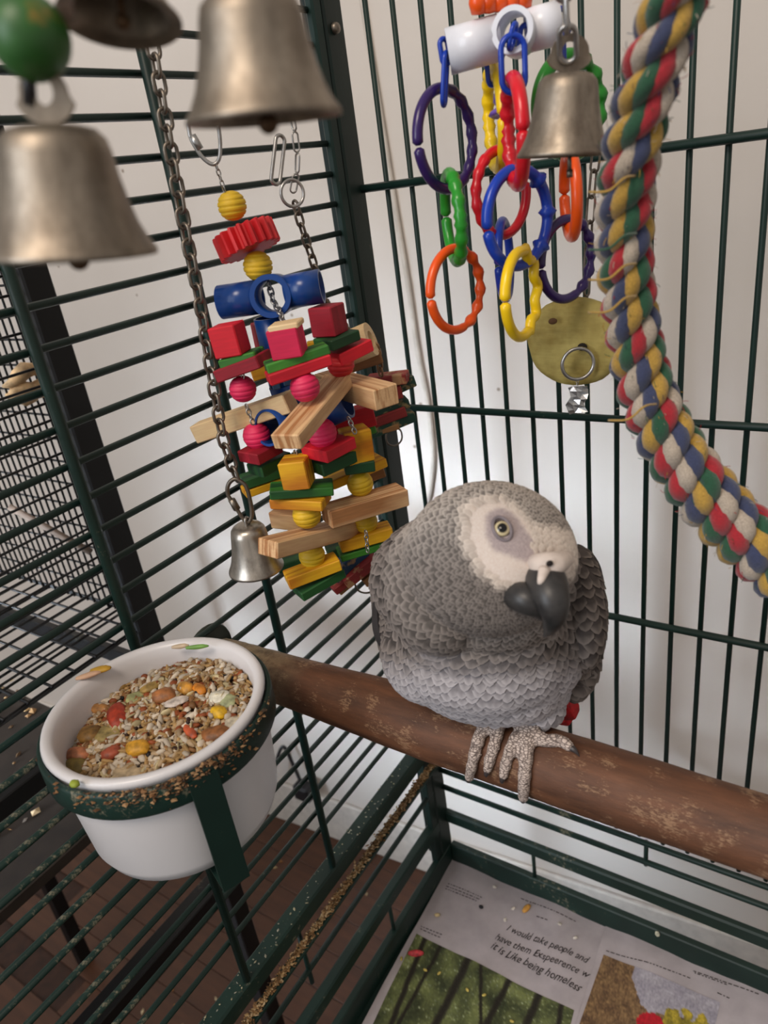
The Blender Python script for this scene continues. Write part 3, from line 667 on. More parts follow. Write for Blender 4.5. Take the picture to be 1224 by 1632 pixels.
# ---- small bell on a long chain, left of the block toy
t = thing('chain_bell', 'small shiny bell on a long curb chain left of the block toy', 'bell', V(405, 930, .352))
P = [V(x, y, .352) for x, y in ((212, -30), (240, 60), (262, 180), (290, 340), (318, 480), (338, 600), (356, 700), (378, 765))]
chain(t, P, .0085, .0056, .00085, CHAINM)
b = MB(); P = [V(x, y, .350) for x, y in ((379, 764), (392, 775), (399, 800), (401, 822), (395, 832), (386, 825), (374, 805), (363, 788), (364, 772), (372, 764))]
b.add(*tube(spline(P + [P[0]], 5)[:-1], .0011, 8, closed=True)); b.add(*tube([V(369, 796, .35), V(378, 812, .35)], .0019, 6)); b.build('quick_link', CHAINM, t)
oval(t, V(394, 833, .35), .0035, .006, .0007, STEEL, 'jump_ring', 60)
a = V(393, 836, .350); c = V(409, 906, .350)
bell(t, a, 44 * pxm(c), (c - a).length, (c - a).normalized(), BELL_B, clap=False, eye=None)

# ---- the wooden block toy
toy = thing('block_toy', 'colourful hanging toy of stained wooden blocks, beads and blue pipes', 'bird toy', V(500, 940, .37))
def blockm(name, key, L_, W_, H_, Mx, label=None, jit=.00025, parent=None):
    v, f = abox((-L_ / 2, -W_ / 2, -H_ / 2), (L_ / 2, W_ / 2, H_ / 2), .00055)
    me = bpy.data.meshes.new(name); me.from_pydata([tuple(q) for q in v], [], f)
    return link_mesh(name, me, WOODS[key], parent or toy, Mx, label)
LAB = dict(red='red stained', pink='pink stained', darkred='dark red stained', green='green stained', darkgreen='dark green stained', yellow='yellow stained', tan='plain pine', pale='pale plain pine', wred='chewed faded red', wgreen='chewed faded green', wblue='chewed faded blue', wtan='chewed bare wood')
def blk(name, key, px, py, D, L_, W_, H_, yaw, tilt=0, pitch=0, parent=None):
    c = V(px, py, D); s = pxm(c); return blockm(name, key, L_ * s, W_ * s, H_ * s * 1.05, hframe(c, yaw, tilt, pitch), LAB[key] + ' ' + ('cube' if 'cube' in name else 'piece'), parent=parent)
def plank(key, p1, p2, W_, H_, parent=None, name='wooden_plank'):
    a = V(*p1); b_ = V(*p2); c = (a + b_) / 2; s = pxm(c); x = (b_ - a).normalized(); z = (UP - x * UP.dot(x)).normalized()
    return blockm(name, key, (b_ - a).length, W_ * s, H_ * s, axes(c, x, z.cross(x), z), LAB[key] + ' plank', parent=parent)
def bead(px, py, D, r, key, parent=None):
    c = V(px, py, D); s = pxm(c) * r; prof = []
    for i in range(41):
        t_ = math.pi * i / 40; z = -math.cos(t_); g = 1 - .085 * (abs(math.sin(i * math.pi / 5)) < .5) if 3 < i < 37 else 1
        prof.append((max(.0, math.sin(t_) ** .9 * g) * s, z * s * .97))
    b = MB(); b.add(*lathe(prof, 28)); return link_mesh('grooved_bead', b.mesh('grooved_bead'), BEAD[key], parent or toy, hframe(c, random.uniform(-30, 30), random.uniform(-6, 8), 0), key + ' bead')
# top: bead, gear, bead
bead(370, 328, .372, 23, 'yellow'); bead(411, 424, .37, 23.5, 'yellow')
c = V(393, 383, .372); s = pxm(c); ax = (V(370, 328, .372) - V(411, 424, .366)).normalized(); v = []; f = []; nt = 20
for z in (-18, -17, 17, 18):
    for k in range(nt * 4):
        a = 2 * math.pi * k / (nt * 4); r = (51 if k % 4 in (0, 1) else 41) - (1.5 if abs(z) == 18 else 0); v.append(Vector((r * s * math.cos(a), r * s * math.sin(a), z * s)))
q = nt * 4
for i in range(3):
    for k in range(q): k2 = (k + 1) % q; f.append((i * q + k, i * q + k2, (i + 1) * q + k2, (i + 1) * q + k))
v += [Vector((0, 0, -18 * s)), Vector((0, 0, 18 * s))]
for k in range(q): k2 = (k + 1) % q; f.append((k2, k, 4 * q)); f.append((3 * q + k, 3 * q + k2, 4 * q + 1))
gb = bmesh.new(); gv = [gb.verts.new(q_) for q_ in v]; [gb.faces.new([gv[i] for i in q_]) for q_ in f]; bmesh.ops.recalc_face_normals(gb, faces=gb.faces); gm = bpy.data.meshes.new('gear'); gb.to_mesh(gm); gb.free()
link_mesh('gear', gm, BEAD['red'], toy, zframe(c, ax), 'red toothed plastic gear')
# blue cross pipe
def pipe(parent, p1, p2, rpx, m, name='pipe', wall=.13, end=True):
    a = Vector(p1); c = Vector(p2); s = pxm((a + c) / 2) * rpx; l = (c - a).length; b = MB()
    prof = [(s * (1 - wall), 0), (s * 1.0, 0), (s, l), (s * (1 - wall), l), (s * (1 - wall), 0)]
    b.add(*lathe(prof, 36)); me = b.mesh(name, True)
    o = link_mesh(name, me, m, parent, zframe(a, c - a)); 
    for p in me.polygons: p.use_smooth = abs(p.normal.z) < .5
    return o
cc = V(434, 470, .366)
pipe(toy, V(352, 482, .372), V(414, 473, .368), 26.5, PLAST['navy']); pipe(toy, V(456, 466, .366), V(513, 456, .364), 26.5, PLAST['navy'])
def socket(parent, c, ro, ri, l, m, yaw=-8, pitch=18, tilt=0):
    s = pxm(c); b = MB(); b.add(*lathe([(ri * s, -l * s), (ro * s, -l * s), (ro * s, l * s), (ri * s, l * s), (ri * s, -l * s)], 40))
    me = b.mesh('socket'); 
    for p in me.polygons: p.use_smooth = abs(p.normal.z) < .5
    return link_mesh('socket', me, m, parent, hframe(c, yaw, tilt) @ Matrix.Rotation(math.radians(90 - pitch), 4, 'X'))
socket(toy, V(436, 471, .366), 33, 25, 24, PLAST['navy'], -14, 6)
pipe(toy, V(428, 505, .37), V(452, 612, .37), 24, PLAST['navy'], 'stem_pipe')
pipe(toy, V(426, 682, .352), V(470, 676, .368), 29, PLAST['navy'], 'lower_pipe'); pipe(toy, V(500, 665, .366), V(552, 640, .362), 27, PLAST['navy'], 'lower_pipe')
pipe(toy, V(452, 612, .37), V(485, 705, .37), 24, PLAST['navy'], 'stem_pipe')
for x, y in ((440, 612), (458, 606), (472, 600)): blk('blue_tooth', 'wblue', x, y, .35, 14, 10, 16, 0, 0)
# blocks; order from the top down
blk('wooden_cube', 'red', 366, 541, .352, 46, 44, 46, -26, 4); blk('wooden_slat', 'green', 386, 570, .352, 64, 46, 14, -24, 8); blk('wooden_slat', 'darkred', 388, 583, .350, 84, 52, 19, -30, 14)
bead(387, 620, .352, 21.5, 'pink')
c3 = V(458, 541, .335); blk('wooden_cube', 'pink', 458, 544, .335, 50, 44, 45, -16, 3); blk('wooden_cube_top', 'pale', 456, 518, .335, 50, 44, 9, -16, 3)
blk('wooden_slat', 'green', 473, 570, .336, 104, 36, 15, 8, 7); blk('wooden_slat', 'red', 476, 587, .334, 105, 36, 17, 10, 7)
bead(486, 617, .333, 24, 'pink')
blk('wooden_cube', 'darkred', 523, 510, .362, 44, 42, 44, -34, 1); blk('wooden_slat', 'darkgreen', 537, 541, .360, 60, 48, 16, 38, 4); blk('wooden_slat', 'red', 556, 560, .364, 66, 46, 19, 34, 8)
bead(543, 580, .360, 22, 'red'); blk('wooden_slat', 'darkred', 414, 545, .392, 14, 30, 56, 10, 0); blk('wooden_slat', 'yellow', 420, 590, .385, 40, 20, 22, 0, 6); blk('wooden_slat', 'yellow', 497, 552, .372, 14, 14, 16, 0, 0)
plank('pale', (316, 689, .378), (464, 639, .356), 34, 30); plank('tan', (456, 705, .308), (540, 606, .362), 48, 25); plank('tan', (520, 606, .396), (616, 633, .346), 44, 32)
bead(409, 694, .360, 22, 'pink'); blk('wooden_slat', 'darkred', 415, 720, .358, 54, 48, 18, 38, 3); blk('wooden_slat', 'darkgreen', 430, 738, .362, 62, 40, 17, 34, 4)
blk('wooden_slat', 'darkgreen', 420, 757, .385, 70, 36, 15, 10, 4); blk('wooden_slat', 'yellow', 422, 772, .385, 72, 34, 12, 12, 4)
bead(513, 690, .348, 24, 'pink'); blk('wooden_slat', 'red', 524, 713, .350, 66, 60, 19, 40, 2); blk('wooden_slat', 'darkgreen', 530, 733, .356, 70, 50, 20, 30, 3)
blk('wooden_slat', 'red', 562, 668, .385, 70, 30, 32, 4, 6); blk('wooden_slat', 'green', 568, 690, .388, 60, 30, 12, 10, 8)
blk('wooden_cube', 'yellow', 473, 752, .345, 44, 42, 45, -18, 2); blk('wooden_slat', 'green', 481, 779, .346, 100, 44, 14, -4, -6); blk('wooden_slat', 'yellow', 479, 796, .346, 88, 48, 16, -24, -4)
bead(489, 820, .346, 23, 'yellow')
blk('wooden_cube', 'yellow', 568, 708, .362, 44, 42, 50, 14, 0); blk('wooden_slat', 'darkgreen', 572, 741, .360, 48, 34, 17, 4, -3); blk('wooden_slat', 'yellow', 566, 750, .374, 98, 40, 15, 22, 6)
bead(574, 771, .362, 21, 'yellow'); blk('wooden_slat', 'wtan', 585, 757, .39, 54, 30, 16, 10, 8)
plank('tan', (520, 823, .348), (642, 787, .366), 42, 29); plank('tan', (426, 874, .322), (566, 838, .372), 42, 26); plank('tan', (440, 822, .384), (500, 830, .37), 36, 28)
bead(583, 832, .366, 19, 'yellow'); bead(497, 885, .345, 21, 'yellow')
blk('wooden_slat', 'yellow', 582, 855, .364, 86, 34, 19, 8, 3); blk('wooden_slat', 'green', 582, 871, .366, 88, 38, 11, 10, 3)
blk('wooden_slat', 'yellow', 498, 909, .343, 88, 36, 19, 10, 5); blk('wooden_slat', 'darkgreen', 508, 926, .345, 80, 40, 15, 22, 8)
blk('wooden_slat', 'darkgreen', 470, 893, .385, 60, 30, 14, 6, 4); blk('wooden_slat', 'darkgreen', 545, 872, .38, 50, 30, 14, 10, 6)
# its chains and hangers
b = MB(); P = [V(x, y, .366) for x, y in ((300, 200), (305, 222), (322, 250), (340, 262), (350, 250), (350, 215), (342, 185), (325, 178), (308, 186))]
b.add(*tube(spline(P + [P[0]], 5)[:-1], .0009, 8, closed=True)); b.add(*tube([V(306, 216, .366), V(319, 238, .366)], .0017, 6)); b.build('quick_link', STEEL, toy, label='small steel quick link')
chain(toy, [V(344, 262, .366), V(350, 280, .368), V(358, 306, .37)], .0030, .0018, .0003, STEEL, single=True)
chain(toy, [V(428, 450, .37), V(436, 480, .366), V(447, 500, .354), V(452, 518, .345)], .0042, .0028, .0005, STEEL, single=True)
for xs in (((387, 596), (387, 604)), ((392, 645), (404, 676)), ((486, 590), (486, 598)), ((492, 640), (500, 668)), ((470, 718), (474, 735)), ((555, 665), (566, 690)), ((497, 905), (500, 936)), ((583, 846), (586, 880))):
    chain(toy, [V(*xs[0], .350), V(*xs[1], .350)], .0032, .0022, .0004, STEEL, single=True)
# ---- worn toy behind it
old = thing('chewed_toy', 'faded chewed block toy hanging behind the bright one on a chain', 'bird toy', V(600, 690, .43))
chain(old, [V(462, 175, .385), V(468, 200, .385), V(474, 262, .385), V(466, 308, .385)], .0085, .0034, .00045, STEEL)
oval(old, V(443, 255, .38), .005, .0215, .0009, STEEL, 'oval_link', 35, -22); oval(old, V(466, 308, .38), .0118, .0118, .0008, STEEL, 'split_ring', 25, 0)
chain(old, [V(470, 322, .39), V(482, 365, .392), V(500, 420, .396), V(514, 472, .40)], .0068, .0040, .0007, CHAINM)
chain(old, [V(514, 472, .40), V(530, 500, .41), V(560, 530, .415)], .0060, .0036, .0007, CHAINM)
pipe(old, V(540, 562, .41), V(592, 540, .405), 27, WOODS['pale'], 'wooden_roller', .5)
blk('chewed_block', 'wtan', 578, 574, .412, 60, 34, 20, 5, 8, parent=old)
chain(old, [V(599, 548, .41), V(604, 572, .413), V(607, 598, .415)], .0055, .0036, .0007, plain('bronze_chain', (150, 118, 90), .4, .6), 'chain_link')
for k, (key, x, y, L_, W_, H_, yw, tl) in enumerate((('wred', 618, 604, 66, 30, 16, -14, 2), ('wgreen', 640, 612, 40, 26, 18, 18, 12), ('wred', 610, 628, 60, 34, 20, 4, 6), ('wgreen', 622, 650, 60, 30, 14, 10, 12), ('wred', 614, 664, 66, 26, 16, 10, 10), ('wgreen', 622, 674, 78, 34, 16, 14, 10), ('wtan', 608, 684, 54, 26, 9, 8, 6))):
    blk('chewed_block', key, x, y, .432 + .003 * (k % 2), L_, W_, H_, yw, tl, parent=old)
oval(old, V(628, 696, .44), .011, .012, .0006, CHAINM, 'wire_ring', 20)
old2 = thing('chewed_toy', 'lower chewed blue and red blocks hanging beside the parrot', 'bird toy', V(570, 940, .40))
for k, (key, x, y, L_, W_, H_, yw, tl) in enumerate((('wblue', 545, 902, 50, 26, 20, 30, 22), ('wblue', 566, 893, 46, 20, 16, 20, 16), ('wred', 574, 908, 66, 22, 18, 20, 22), ('wtan', 560, 922, 60, 22, 12, 20, 22), ('wred', 548, 927, 44, 20, 13, 20, 20), ('wtan', 590, 918, 30, 22, 14, 16, 24))):
    blk('chewed_block', key, x, y, .395 + .004 * (k % 2), L_, W_, H_, yw, tl, parent=old2)
oval(old2, V(585, 925, .40), .016, .018, .0006, CHAINM, 'wire_ring', 10); oval(old2, V(508, 932, .41), .008, .011, .0005, CHAINM, 'wire_ring', 50, 20)
b = MB(); b.add(*tube(spline([V(560, 885, .405), V(572, 800, .41), V(575, 720, .425), V(600, 690, .435)], 6), .0006, 5)); b.build('wire', CHAINM, old2)

# ---- plastic ring toy
rt = thing('ring_toy', 'white pipe toy with coloured plastic rings hanging before the back bars', 'bird toy', V(800, 540, .33))
def ring(key, cx_, cy_, w_, h_, D, tr=8.5, gap=180, sgn=1, bumps='teeth', bside=0, tilt=0, wavy=False, label=None, gapw=9):
    """open plastic ring; gap/bside are angles in its own plane (0 = right, 90 = up)"""
    c = V(cx_, cy_, D); s = pxm(c); R_ = h_ * s / 2 - tr * s * .9; yaw = math.degrees(math.acos(min(1, max(.1, (w_ - 2 * tr) / max(1, h_ - 2 * tr))))) * sgn; yaw = max(-81, min(81, yaw))
    pts = []; rad = []; n = 64; g0 = math.radians(gap); gw = math.radians(gapw)
    for k in range(n + 1):
        a = g0 + gw / 2 + (2 * math.pi - gw) * k / n; r = R_; t_ = tr * s
        d = abs((math.degrees(a) - bside + 180) % 360 - 180)
        if d < 72:
            if bumps == 'teeth': t_ *= 1 + .20 * (1 if math.sin(d * math.pi / 10) > 0 else -.4)
            elif bumps == 'spike': t_ *= 1 + (.75 * max(0, math.cos(math.radians(d) * 8.2)) ** 8)
            elif bumps == 'knob': t_ *= 1 + .30 * math.cos(math.radians(d) * 14)
            elif bumps == 'wave': r *= 1 + .10 * math.cos(math.radians(d) * 10)
            elif bumps == 'low': t_ *= 1 + .16 * math.cos(math.radians(d) * 17)
        pts.append(Vector((math.cos(a) * r, 0, math.sin(a) * r))); rad.append(t_ * (.0 if False else 1))
    e0 = pts[0] + (pts[0] - pts[1]).normalized() * tr * s * .5; e1 = pts[-1] + (pts[-1] - pts[-2]).normalized() * tr * s * .5
    pts = [e0] + pts + [e1]; rad = [tr * s * .45] + rad + [tr * s * .45]
    b = MB(); b.add(*tube(pts, rad, 12)); return link_mesh('plastic_ring', b.mesh('plastic_ring'), PLAST[key], rt, hframe(c, yaw, tilt), label or key + ' ring')
# pipe in two halves with a facing socket
cs = V(815, 55, .325)
pipe(rt, V(714, 83, .330), V(796, 60, .327), 33, PLAST['white'], 'white_pipe'); pipe(rt, V(838, 50, .326), V(892, 36, .324), 31, PLAST['white'], 'white_pipe')
socket(rt, V(822, 52, .322), 33, 25, 26, PLAST['white'], -12, 4)
for k in range(5):
    p = V(762 + k * 18, 4 - k * 2, .325); b = MB(); b.add(*xform(lathe([(0, -.004), (.0028, -.0035), (.0036, 0), (.0028, .0035), (0, .004)], 14), hframe(p))); b.build('flower_lobe', PLAST['orange'], rt, label='orange lobe of flower bead')
chain(rt, [V(798, 0, .325), V(798, 0, .325) + UP * .10, V(798, 0, .325) + UP * .22], .0105, .0052, .0009, STEEL)
def plink(c1, c2, wpx, D, yaw, m='royal', rp=4.2, tilt=None):
    a = V(*c1, D); b_ = V(*c2, D); c = (a + b_) / 2; s = pxm(c); b = MB(); b.add(*link_shape((b_ - a).length, wpx * s, rp * s, 8, 24))
    z = (a - b_).normalized(); x = (H * math.cos(math.radians(yaw)) + FH * math.sin(math.radians(yaw))); x = (x - z * x.dot(z)).normalized()
    return link_mesh('plastic_link', b.mesh('plastic_link'), PLAST[m], rt, axes(c, x, z.cross(x), z), 'blue oval link')
plink((706, 62), (712, 102), 16, .326, 30); plink((711, 84), (707, 168), 22, .326, 70); plink((822, 38), (812, 78), 22, .315, 60); plink((817, 56), (819, 148), 40, .313, 8, rp=5)
plink((779, 78), (784, 136), 22, .34, 50); plink((890, 14), (898, 60), 24, .33, 10); plink((896, 50), (898, 110), 14, .33, 60); plink((838, 40), (832, 82), 16, .33, 20)
oval(rt, V(818, 104, .335), .0085, .0115, .0006, STEEL, 'metal_ring', 10)
ring('purple', 711, 223, 102, 160, .33, gap=184, bside=5, bumps='low'); ring('green', 722, 348, 40, 148, .326, gap=180, bumps='teeth', tr=9, sgn=-1); ring('orange', 727, 462, 94, 138, .325, gap=182, bumps='knob', bside=-10, tr=7.5)
ring('yellow', 790, 190, 34, 162, .35, gap=0, bside=180, sgn=-1, tr=9.5); ring('red', 821, 212, 36, 172, .312, gap=0, bside=180, sgn=-1, tr=11, gapw=7)
ring('red', 800, 308, 94, 140, .34, gap=10, bside=190, bumps='low', tr=8); ring('royal', 826, 348, 112, 160, .325, gap=186, bside=0, bumps='spike', tr=9); ring('royal', 804, 415, 20, 130, .345, gap=180, tr=7, bumps='none')
ring('yellow', 831, 470, 66, 146, .318, gap=178, bside=0, bumps='wave', tr=8.5); ring('orange', 909, 312, 30, 140, .335, gap=180, tr=9, bumps='none', sgn=-1)
ring('purple', 903, 414, 92, 134, .345, gap=184, bside=0, bumps='knob', tr=7.5); ring('green', 908, 170, 116, 160, .36, gap=250, bside=10, bumps='knob', tr=11)
c = V(803, 160, .338); s = pxm(c)
b = MB(); b.add(*xform(lathe([(9 * s, -.003), (15 * s, -.003), (17 * s, .0), (12 * s, .002), (24 * s, .0035), (27 * s, .0045), (22 * s, .0055), (9 * s, .004)], 24), hframe(c, 20, 0, 170))); b.build('plastic_cup', PLAST['lilac'], rt, label='translucent lilac plastic cup')

# ---- right bell on a steel chain
a = V(906, 116, .268); c = V(896, 250, .268)
t = thing('cow_bell', 'dull steel bell with flat eyelet hanging in front of plastic rings', 'bell', c)
bell(t, a, 73 * pxm(c), (c - a).length, (V(898, 245, .268) - a).normalized(), BELL, clap=False, eye=(.0062, .0098, .0006))
b = MB(); b.add(*tube([V(907, 235, .268), V(908, 280, .268)], .0008)); b.add(*tube([V(908, 270, .268), V(908, 283, .268)], .0011)); b.build('clapper', CHAINM, t)
chain(t, [V(899, -60, .262), V(900, -10, .262), V(903, 40, .262), V(906, 94, .266)], .0105, .0052, .0009, STEEL, twist=.2)

# ---- round wooden chew disc with ring and foil
dp = V(916, 546, .362)
t = thing('chew_disc', 'round yellowish wooden chew disc hanging partly behind the rope', 'wooden disc', dp)
m, N, L, B = new_mat('weathered_yellow_wood'); n = noise_tex(N, L, coords(N, L, (30, 30, 200)), 1, 5, .6); n2 = noise_tex(N, L, coords(N, L), 60, 4)
L.new(mixc(N, L, .5, ramp(N, L, n, [(.3, (150, 130, 56)), (.7, (196, 178, 96))]), ramp(N, L, n2, [(.35, (116, 92, 40)), (.65, (206, 190, 120))])), B.inputs['Base Color']); B.inputs['Roughness'].default_value = .75; bump(N, L, B, n, .5, .001)
s = pxm(dp); b = MB(); v = []; f = []; n = 40
for rr, y in ((0, -12), (60, -13), (70, -10), (74, 0), (72, 10), (60, 13), (0, 12)):
    for k in range(n):
        a = 2 * math.pi * k / n; q = rr * (1 + .05 * noise.noise(Vector((math.cos(a) * 2, math.sin(a) * 2, 1)))); v.append(Vector((q * 1.04 * s * math.cos(a), y * s, q * .98 * s * math.sin(a))))
for i in range(6):
    for k in range(n): k2 = (k + 1) % n; f.append((i * n + k, i * n + k2, (i + 1) * n + k2, (i + 1) * n + k))
b.add(v, f); link_mesh('disc', b.mesh('disc'), m, t, hframe(dp, -12, -4, 6))
b = MB(); b.add(*xform(ell_mesh((.0024, .0012, .0020), 12, 6), hframe(V(928, 553, .355)))); b.build('hole', plain('dark_hole', (30, 24, 18), .9), t)
b = MB(); b.add(*xform(ell_mesh((.0022, .0007, .0016), 12, 6), hframe(V(881, 512, .357)))); b.build('knot', plain('wood_knot', (92, 62, 34), .8), t)
oval(t, V(921, 580, .352), .0155, .0155, .0009, STEEL, 'split_ring', 12)
chain(t, [V(920, 604, .352), V(920, 618, .352)], .0022, .0014, .0002, STEEL, single=True)
fp = V(920, 636, .352); b = MB(); v = []; f = []
for i in range(7):
    for j in range(4):
        v.append(fp + H * ((j - 1.5) * .0031 + .0012 * math.sin(i * 1.1)) + UP * (.0066 - i * .0023) + FH * (.0014 * math.sin(i * 2.1 + j * 1.7)))
for i in range(6):
    for j in range(3): q = i * 4 + j; f.append((q, q + 1, q + 5, q + 4))
b.add(v, f); o = b.build('foil_tag', worn_metal('foil', (226, 228, 230), .2, (150, 150, 150), .1), t, False, 'crumpled silver foil'); md = o.modifiers.new('s', 'SOLIDIFY'); md.thickness = .0006
chain(t, [V(952, 230, .372), V(944, 300, .372), V(940, 360, .37), V(935, 470, .365)], .0125, .0045, .0006, CHAINM)

# ---- multicoloured cotton rope perch
rope = thing('rope_perch', 'thick twisted cotton rope of red, green, yellow, blue and white strands', 'rope', V(1010, 500, .25))
RC = dict(red=(168, 32, 44), white=(184, 170, 154), blue=(56, 64, 96), yellow=(184, 146, 62), green=(34, 84, 58))
def rope_mat(n_, c):
    m, N, L, B = new_mat(n_ + '_cotton'); f = noise_tex(N, L, coords(N, L), 1500, 4, .7); g = noise_tex(N, L, coords(N, L), 120, 3)
    col = ramp(N, L, f, [(.25, tuple(x * .72 for x in c)), (.75, tuple(min(255, x * 1.12) for x in c))])
    L.new(mixc(N, L, .25, col, ramp(N, L, g, [(.3, tuple(x * .8 for x in c)), (.7, c)])), B.inputs['Base Color']); B.inputs['Roughness'].default_value = .95
    B.inputs['Sheen Weight'].default_value = .35; bump(N, L, B, f, .7, .0005); return m
cl = [((1180, -330), .215, 56), ((1108, -95), .222, 55), ((1078, -10), .225, 53), ((1052, 70), .229, 51), ((1026, 155), .234, 50), ((1006, 240), .24, 49), ((996, 330), .246, 47), ((996, 420), .25, 45.5), ((1008, 520), .252, 44.5), ((1026, 610), .252, 46), ((1058, 690), .25, 49), ((1106, 765), .246, 52), ((1168, 836), .242, 53), ((1236, 898), .238, 54), ((1310, 960), .234, 55), ((1480, 1060), .226, 55)]
CP = spline([list(V(*p, D)) for p, D, w_ in cl], 24); CR = [float(x[0]) for x in spline([[w_ * pxm(V(*p, D))] for p, D, w_ in cl], 24)]
fr = frames(CP); acc = [0]
for i in range(1, len(CP)): acc.append(acc[-1] + (CP[i] - CP[i - 1]).length)
Rm = sum(CR) / len(CR); NPLY = 3; LAY = .0315; YL = .0145; names = ['green', 'red', 'white', 'blue', 'yellow']
nring = 540
for ply in range(NPLY):
    centre = []
    for i in range(nring):
        s_ = acc[-1] * i / (nring - 1); j = min(len(CP) - 2, int(np.searchsorted(acc, s_, 'right')) - 1); t_ = (s_ - acc[j]) / (acc[j + 1] - acc[j])
        p0, T0, a0, b0 = fr[j]; p1, T1, a1, b1 = fr[j + 1]; p = p0.lerp(p1, t_); a = a0.lerp(a1, t_).normalized(); b_ = b0.lerp(b1, t_).normalized()
        R_ = CR[j] * (1 - t_) + CR[j + 1] * t_; th = 2 * math.pi * (s_ / LAY + ply / NPLY)
        o = a * math.cos(th) + b_ * math.sin(th); centre.append((p + o * R_ * .49, o, T0.lerp(T1, t_).normalized(), R_, s_))
    for yi, cn in enumerate(names):
        pts = []; rad = []
        for (q, o, T, R_, s_) in centre:
            bt = T.cross(o); ph_ = -2 * math.pi * (s_ / YL + yi / 5 + ply * .13)
            d = o * math.cos(ph_) + bt * math.sin(ph_); pts.append(q + d * R_ * .235); rad.append(R_ * .292)
        b = MB(); b.add(*tube(pts, rad, 9)); b.build('cotton_strand', rope_mat(cn, RC[cn]) if ply == 0 else bpy.data.materials[cn + '_cotton'], rope, label=cn + ' strand')
# stray fibres
b = MB(); 
for _ in range(500):
    j = rng.integers(3, len(CP) - 3); p, T, a, b_ = fr[j]; th = rng.uniform(0, 6.28); o = a * math.cos(th) + b_ * math.sin(th); q = p + o * CR[j] * .93
    d = (o * rng.uniform(.15, 1) + T * rng.normal(0, 1) + a.cross(o) * rng.normal(0, .6)).normalized(); l = rng.uniform(.0008, .0026)
    c_ = tuple(srgb(RC[names[rng.integers(5)]])[:3]); b.add(*tube([q, q + d * l * .5 + o * .0003, q + d * l], .00011, 3, cap=False), c_)
b.build('stray_fibres', attr_mat('fibre', .95), rope, kind='stuff')
for y0, cn in ((492, 'yellow'), (392, 'green'), (440, 'yellow'), (300, 'yellow'), (664, 'yellow')):
    x0 = 1000 + max(0, y0 - 520) * .22; b = MB(); P = spline([V(x0 - 62, y0 + 6, .238), V(x0 - 30, y0 + 4, .232), V(x0 - 5, y0 - 16, .231), V(x0 + 14, y0 - 20, .236)], 6); b.add(*tube(P, .0004, 5)); b.build('loose_thread', bpy.data.materials[cn + '_cotton'], rope)

#PARROT#
# ================================================================== THE PARROT
from mathutils.kdtree import KDTree
parrot = thing('parrot', 'grey parrot with white face and black beak standing on the perch', 'parrot', (.195, PY, PZ + .016))
VR, VU, VF = RIGHT, -DOWN, -FWD
def px_of(p):
    d = p - C; z = d.dot(FWD); return 612 + F * d.dot(RIGHT) / z, 816 + F * d.dot(DOWN) / z
def perch_hit(px, py, off=0.0):
    """first point where the sight line meets the perch, pushed out by off"""
    r = ray(px, py).normalized(); x = .2
    for _ in range(3):
        R_ = perch_r(x) + off; a = r.y ** 2 + r.z ** 2; oy, oz = C.y - PY, C.z - PZ; bq = oy * r.y + oz * r.z; cq = oy * oy + oz * oz - R_ * R_; dq = bq * bq - a * cq
        t = (-bq - math.sqrt(dq)) / a if dq > 0 else -bq / a
        x = (C + r * t).x
    return C + r * t
bm = bmesh.new()
def bm_ell(px, py, D, rx, ry, rf, tilt=0, B_=None, frame=None):
    c = V(px, py, D); s = pxm(c); t = math.radians(tilt); x = VR * math.cos(t) + VU * math.sin(t); y = -VR * math.sin(t) + VU * math.cos(t)
    Mx = axes(c, x * rx * s, y * ry * s, VF * rf * s); bmesh.ops.create_icosphere(B_ or bm, subdivisions=4, radius=1, matrix=Mx)
def bm_tube(B_, pts, rad, seg=12):
    v, f = tube(pts, rad, seg); vs = [B_.verts.new(q) for q in v]
    for q in f: B_.faces.new([vs[i] for i in q])
for a in [(778, 1000, .275, 160, 148, 118), (772, 1035, .264, 138, 100, 105), (792, 1092, .264, 100, 56, 80, -4), (762, 925, .278, 168, 112, 110), (690, 1040, .272, 78, 78, 80),
          (782, 890, .240, 134, 120, 118), (705, 930, .252, 92, 108, 98), (782, 962, .248, 108, 74, 88), (765, 1000, .258, 128, 84, 92), (795, 1060, .292, 105, 82, 95),
          (868, 908, .226, 46, 40, 50, -20), (790, 1128, .262, 48, 30, 40), (850, 1130, .262, 46, 30, 40), (842, 1080, .272, 66, 62, 70)]: bm_ell(*a)
def toe(pts, r0, r1):
    P = []
    for k, (x, y) in enumerate(pts):
        t = k / (len(pts) - 1); rp = r0 * (1 - t) + r1 * t; P.append(perch_hit(x, y, rp * .000285 * .72))
    P = spline(P, 4); n = len(P); return P, [(r0 * (1 - i / (n - 1)) + r1 * i / (n - 1)) * .000285 * (1 + .09 * math.cos(i * 1.9)) for i in range(n)]
toes = [([(786, 1150), (768, 1166), (759, 1190), (753, 1216), (748, 1238)], 12, 8.5), ([(797, 1152), (791, 1176), (784, 1200), (777, 1226)], 11, 8.5), ([(795, 1150), (815, 1146), (830, 1141)], 11, 8),
        ([(836, 1160), (820, 1182), (810, 1205), (802, 1236)], 12, 8.5), ([(844, 1160), (840, 1190), (837, 1222), (835, 1250), (834, 1270)], 13, 9), ([(846, 1166), (868, 1180), (892, 1180), (908, 1190)], 12, 9)]
claws = []
for pts, r0, r1 in toes:
    P, R_ = toe(pts, r0, r1); bm_tube(bm, P, R_); bmesh.ops.create_icosphere(bm, subdivisions=2, radius=R_[-1], matrix=Matrix.Translation(P[-1])); claws.append((P[-1], (P[-1] - P[-3]).normalized(), R_[-1]))
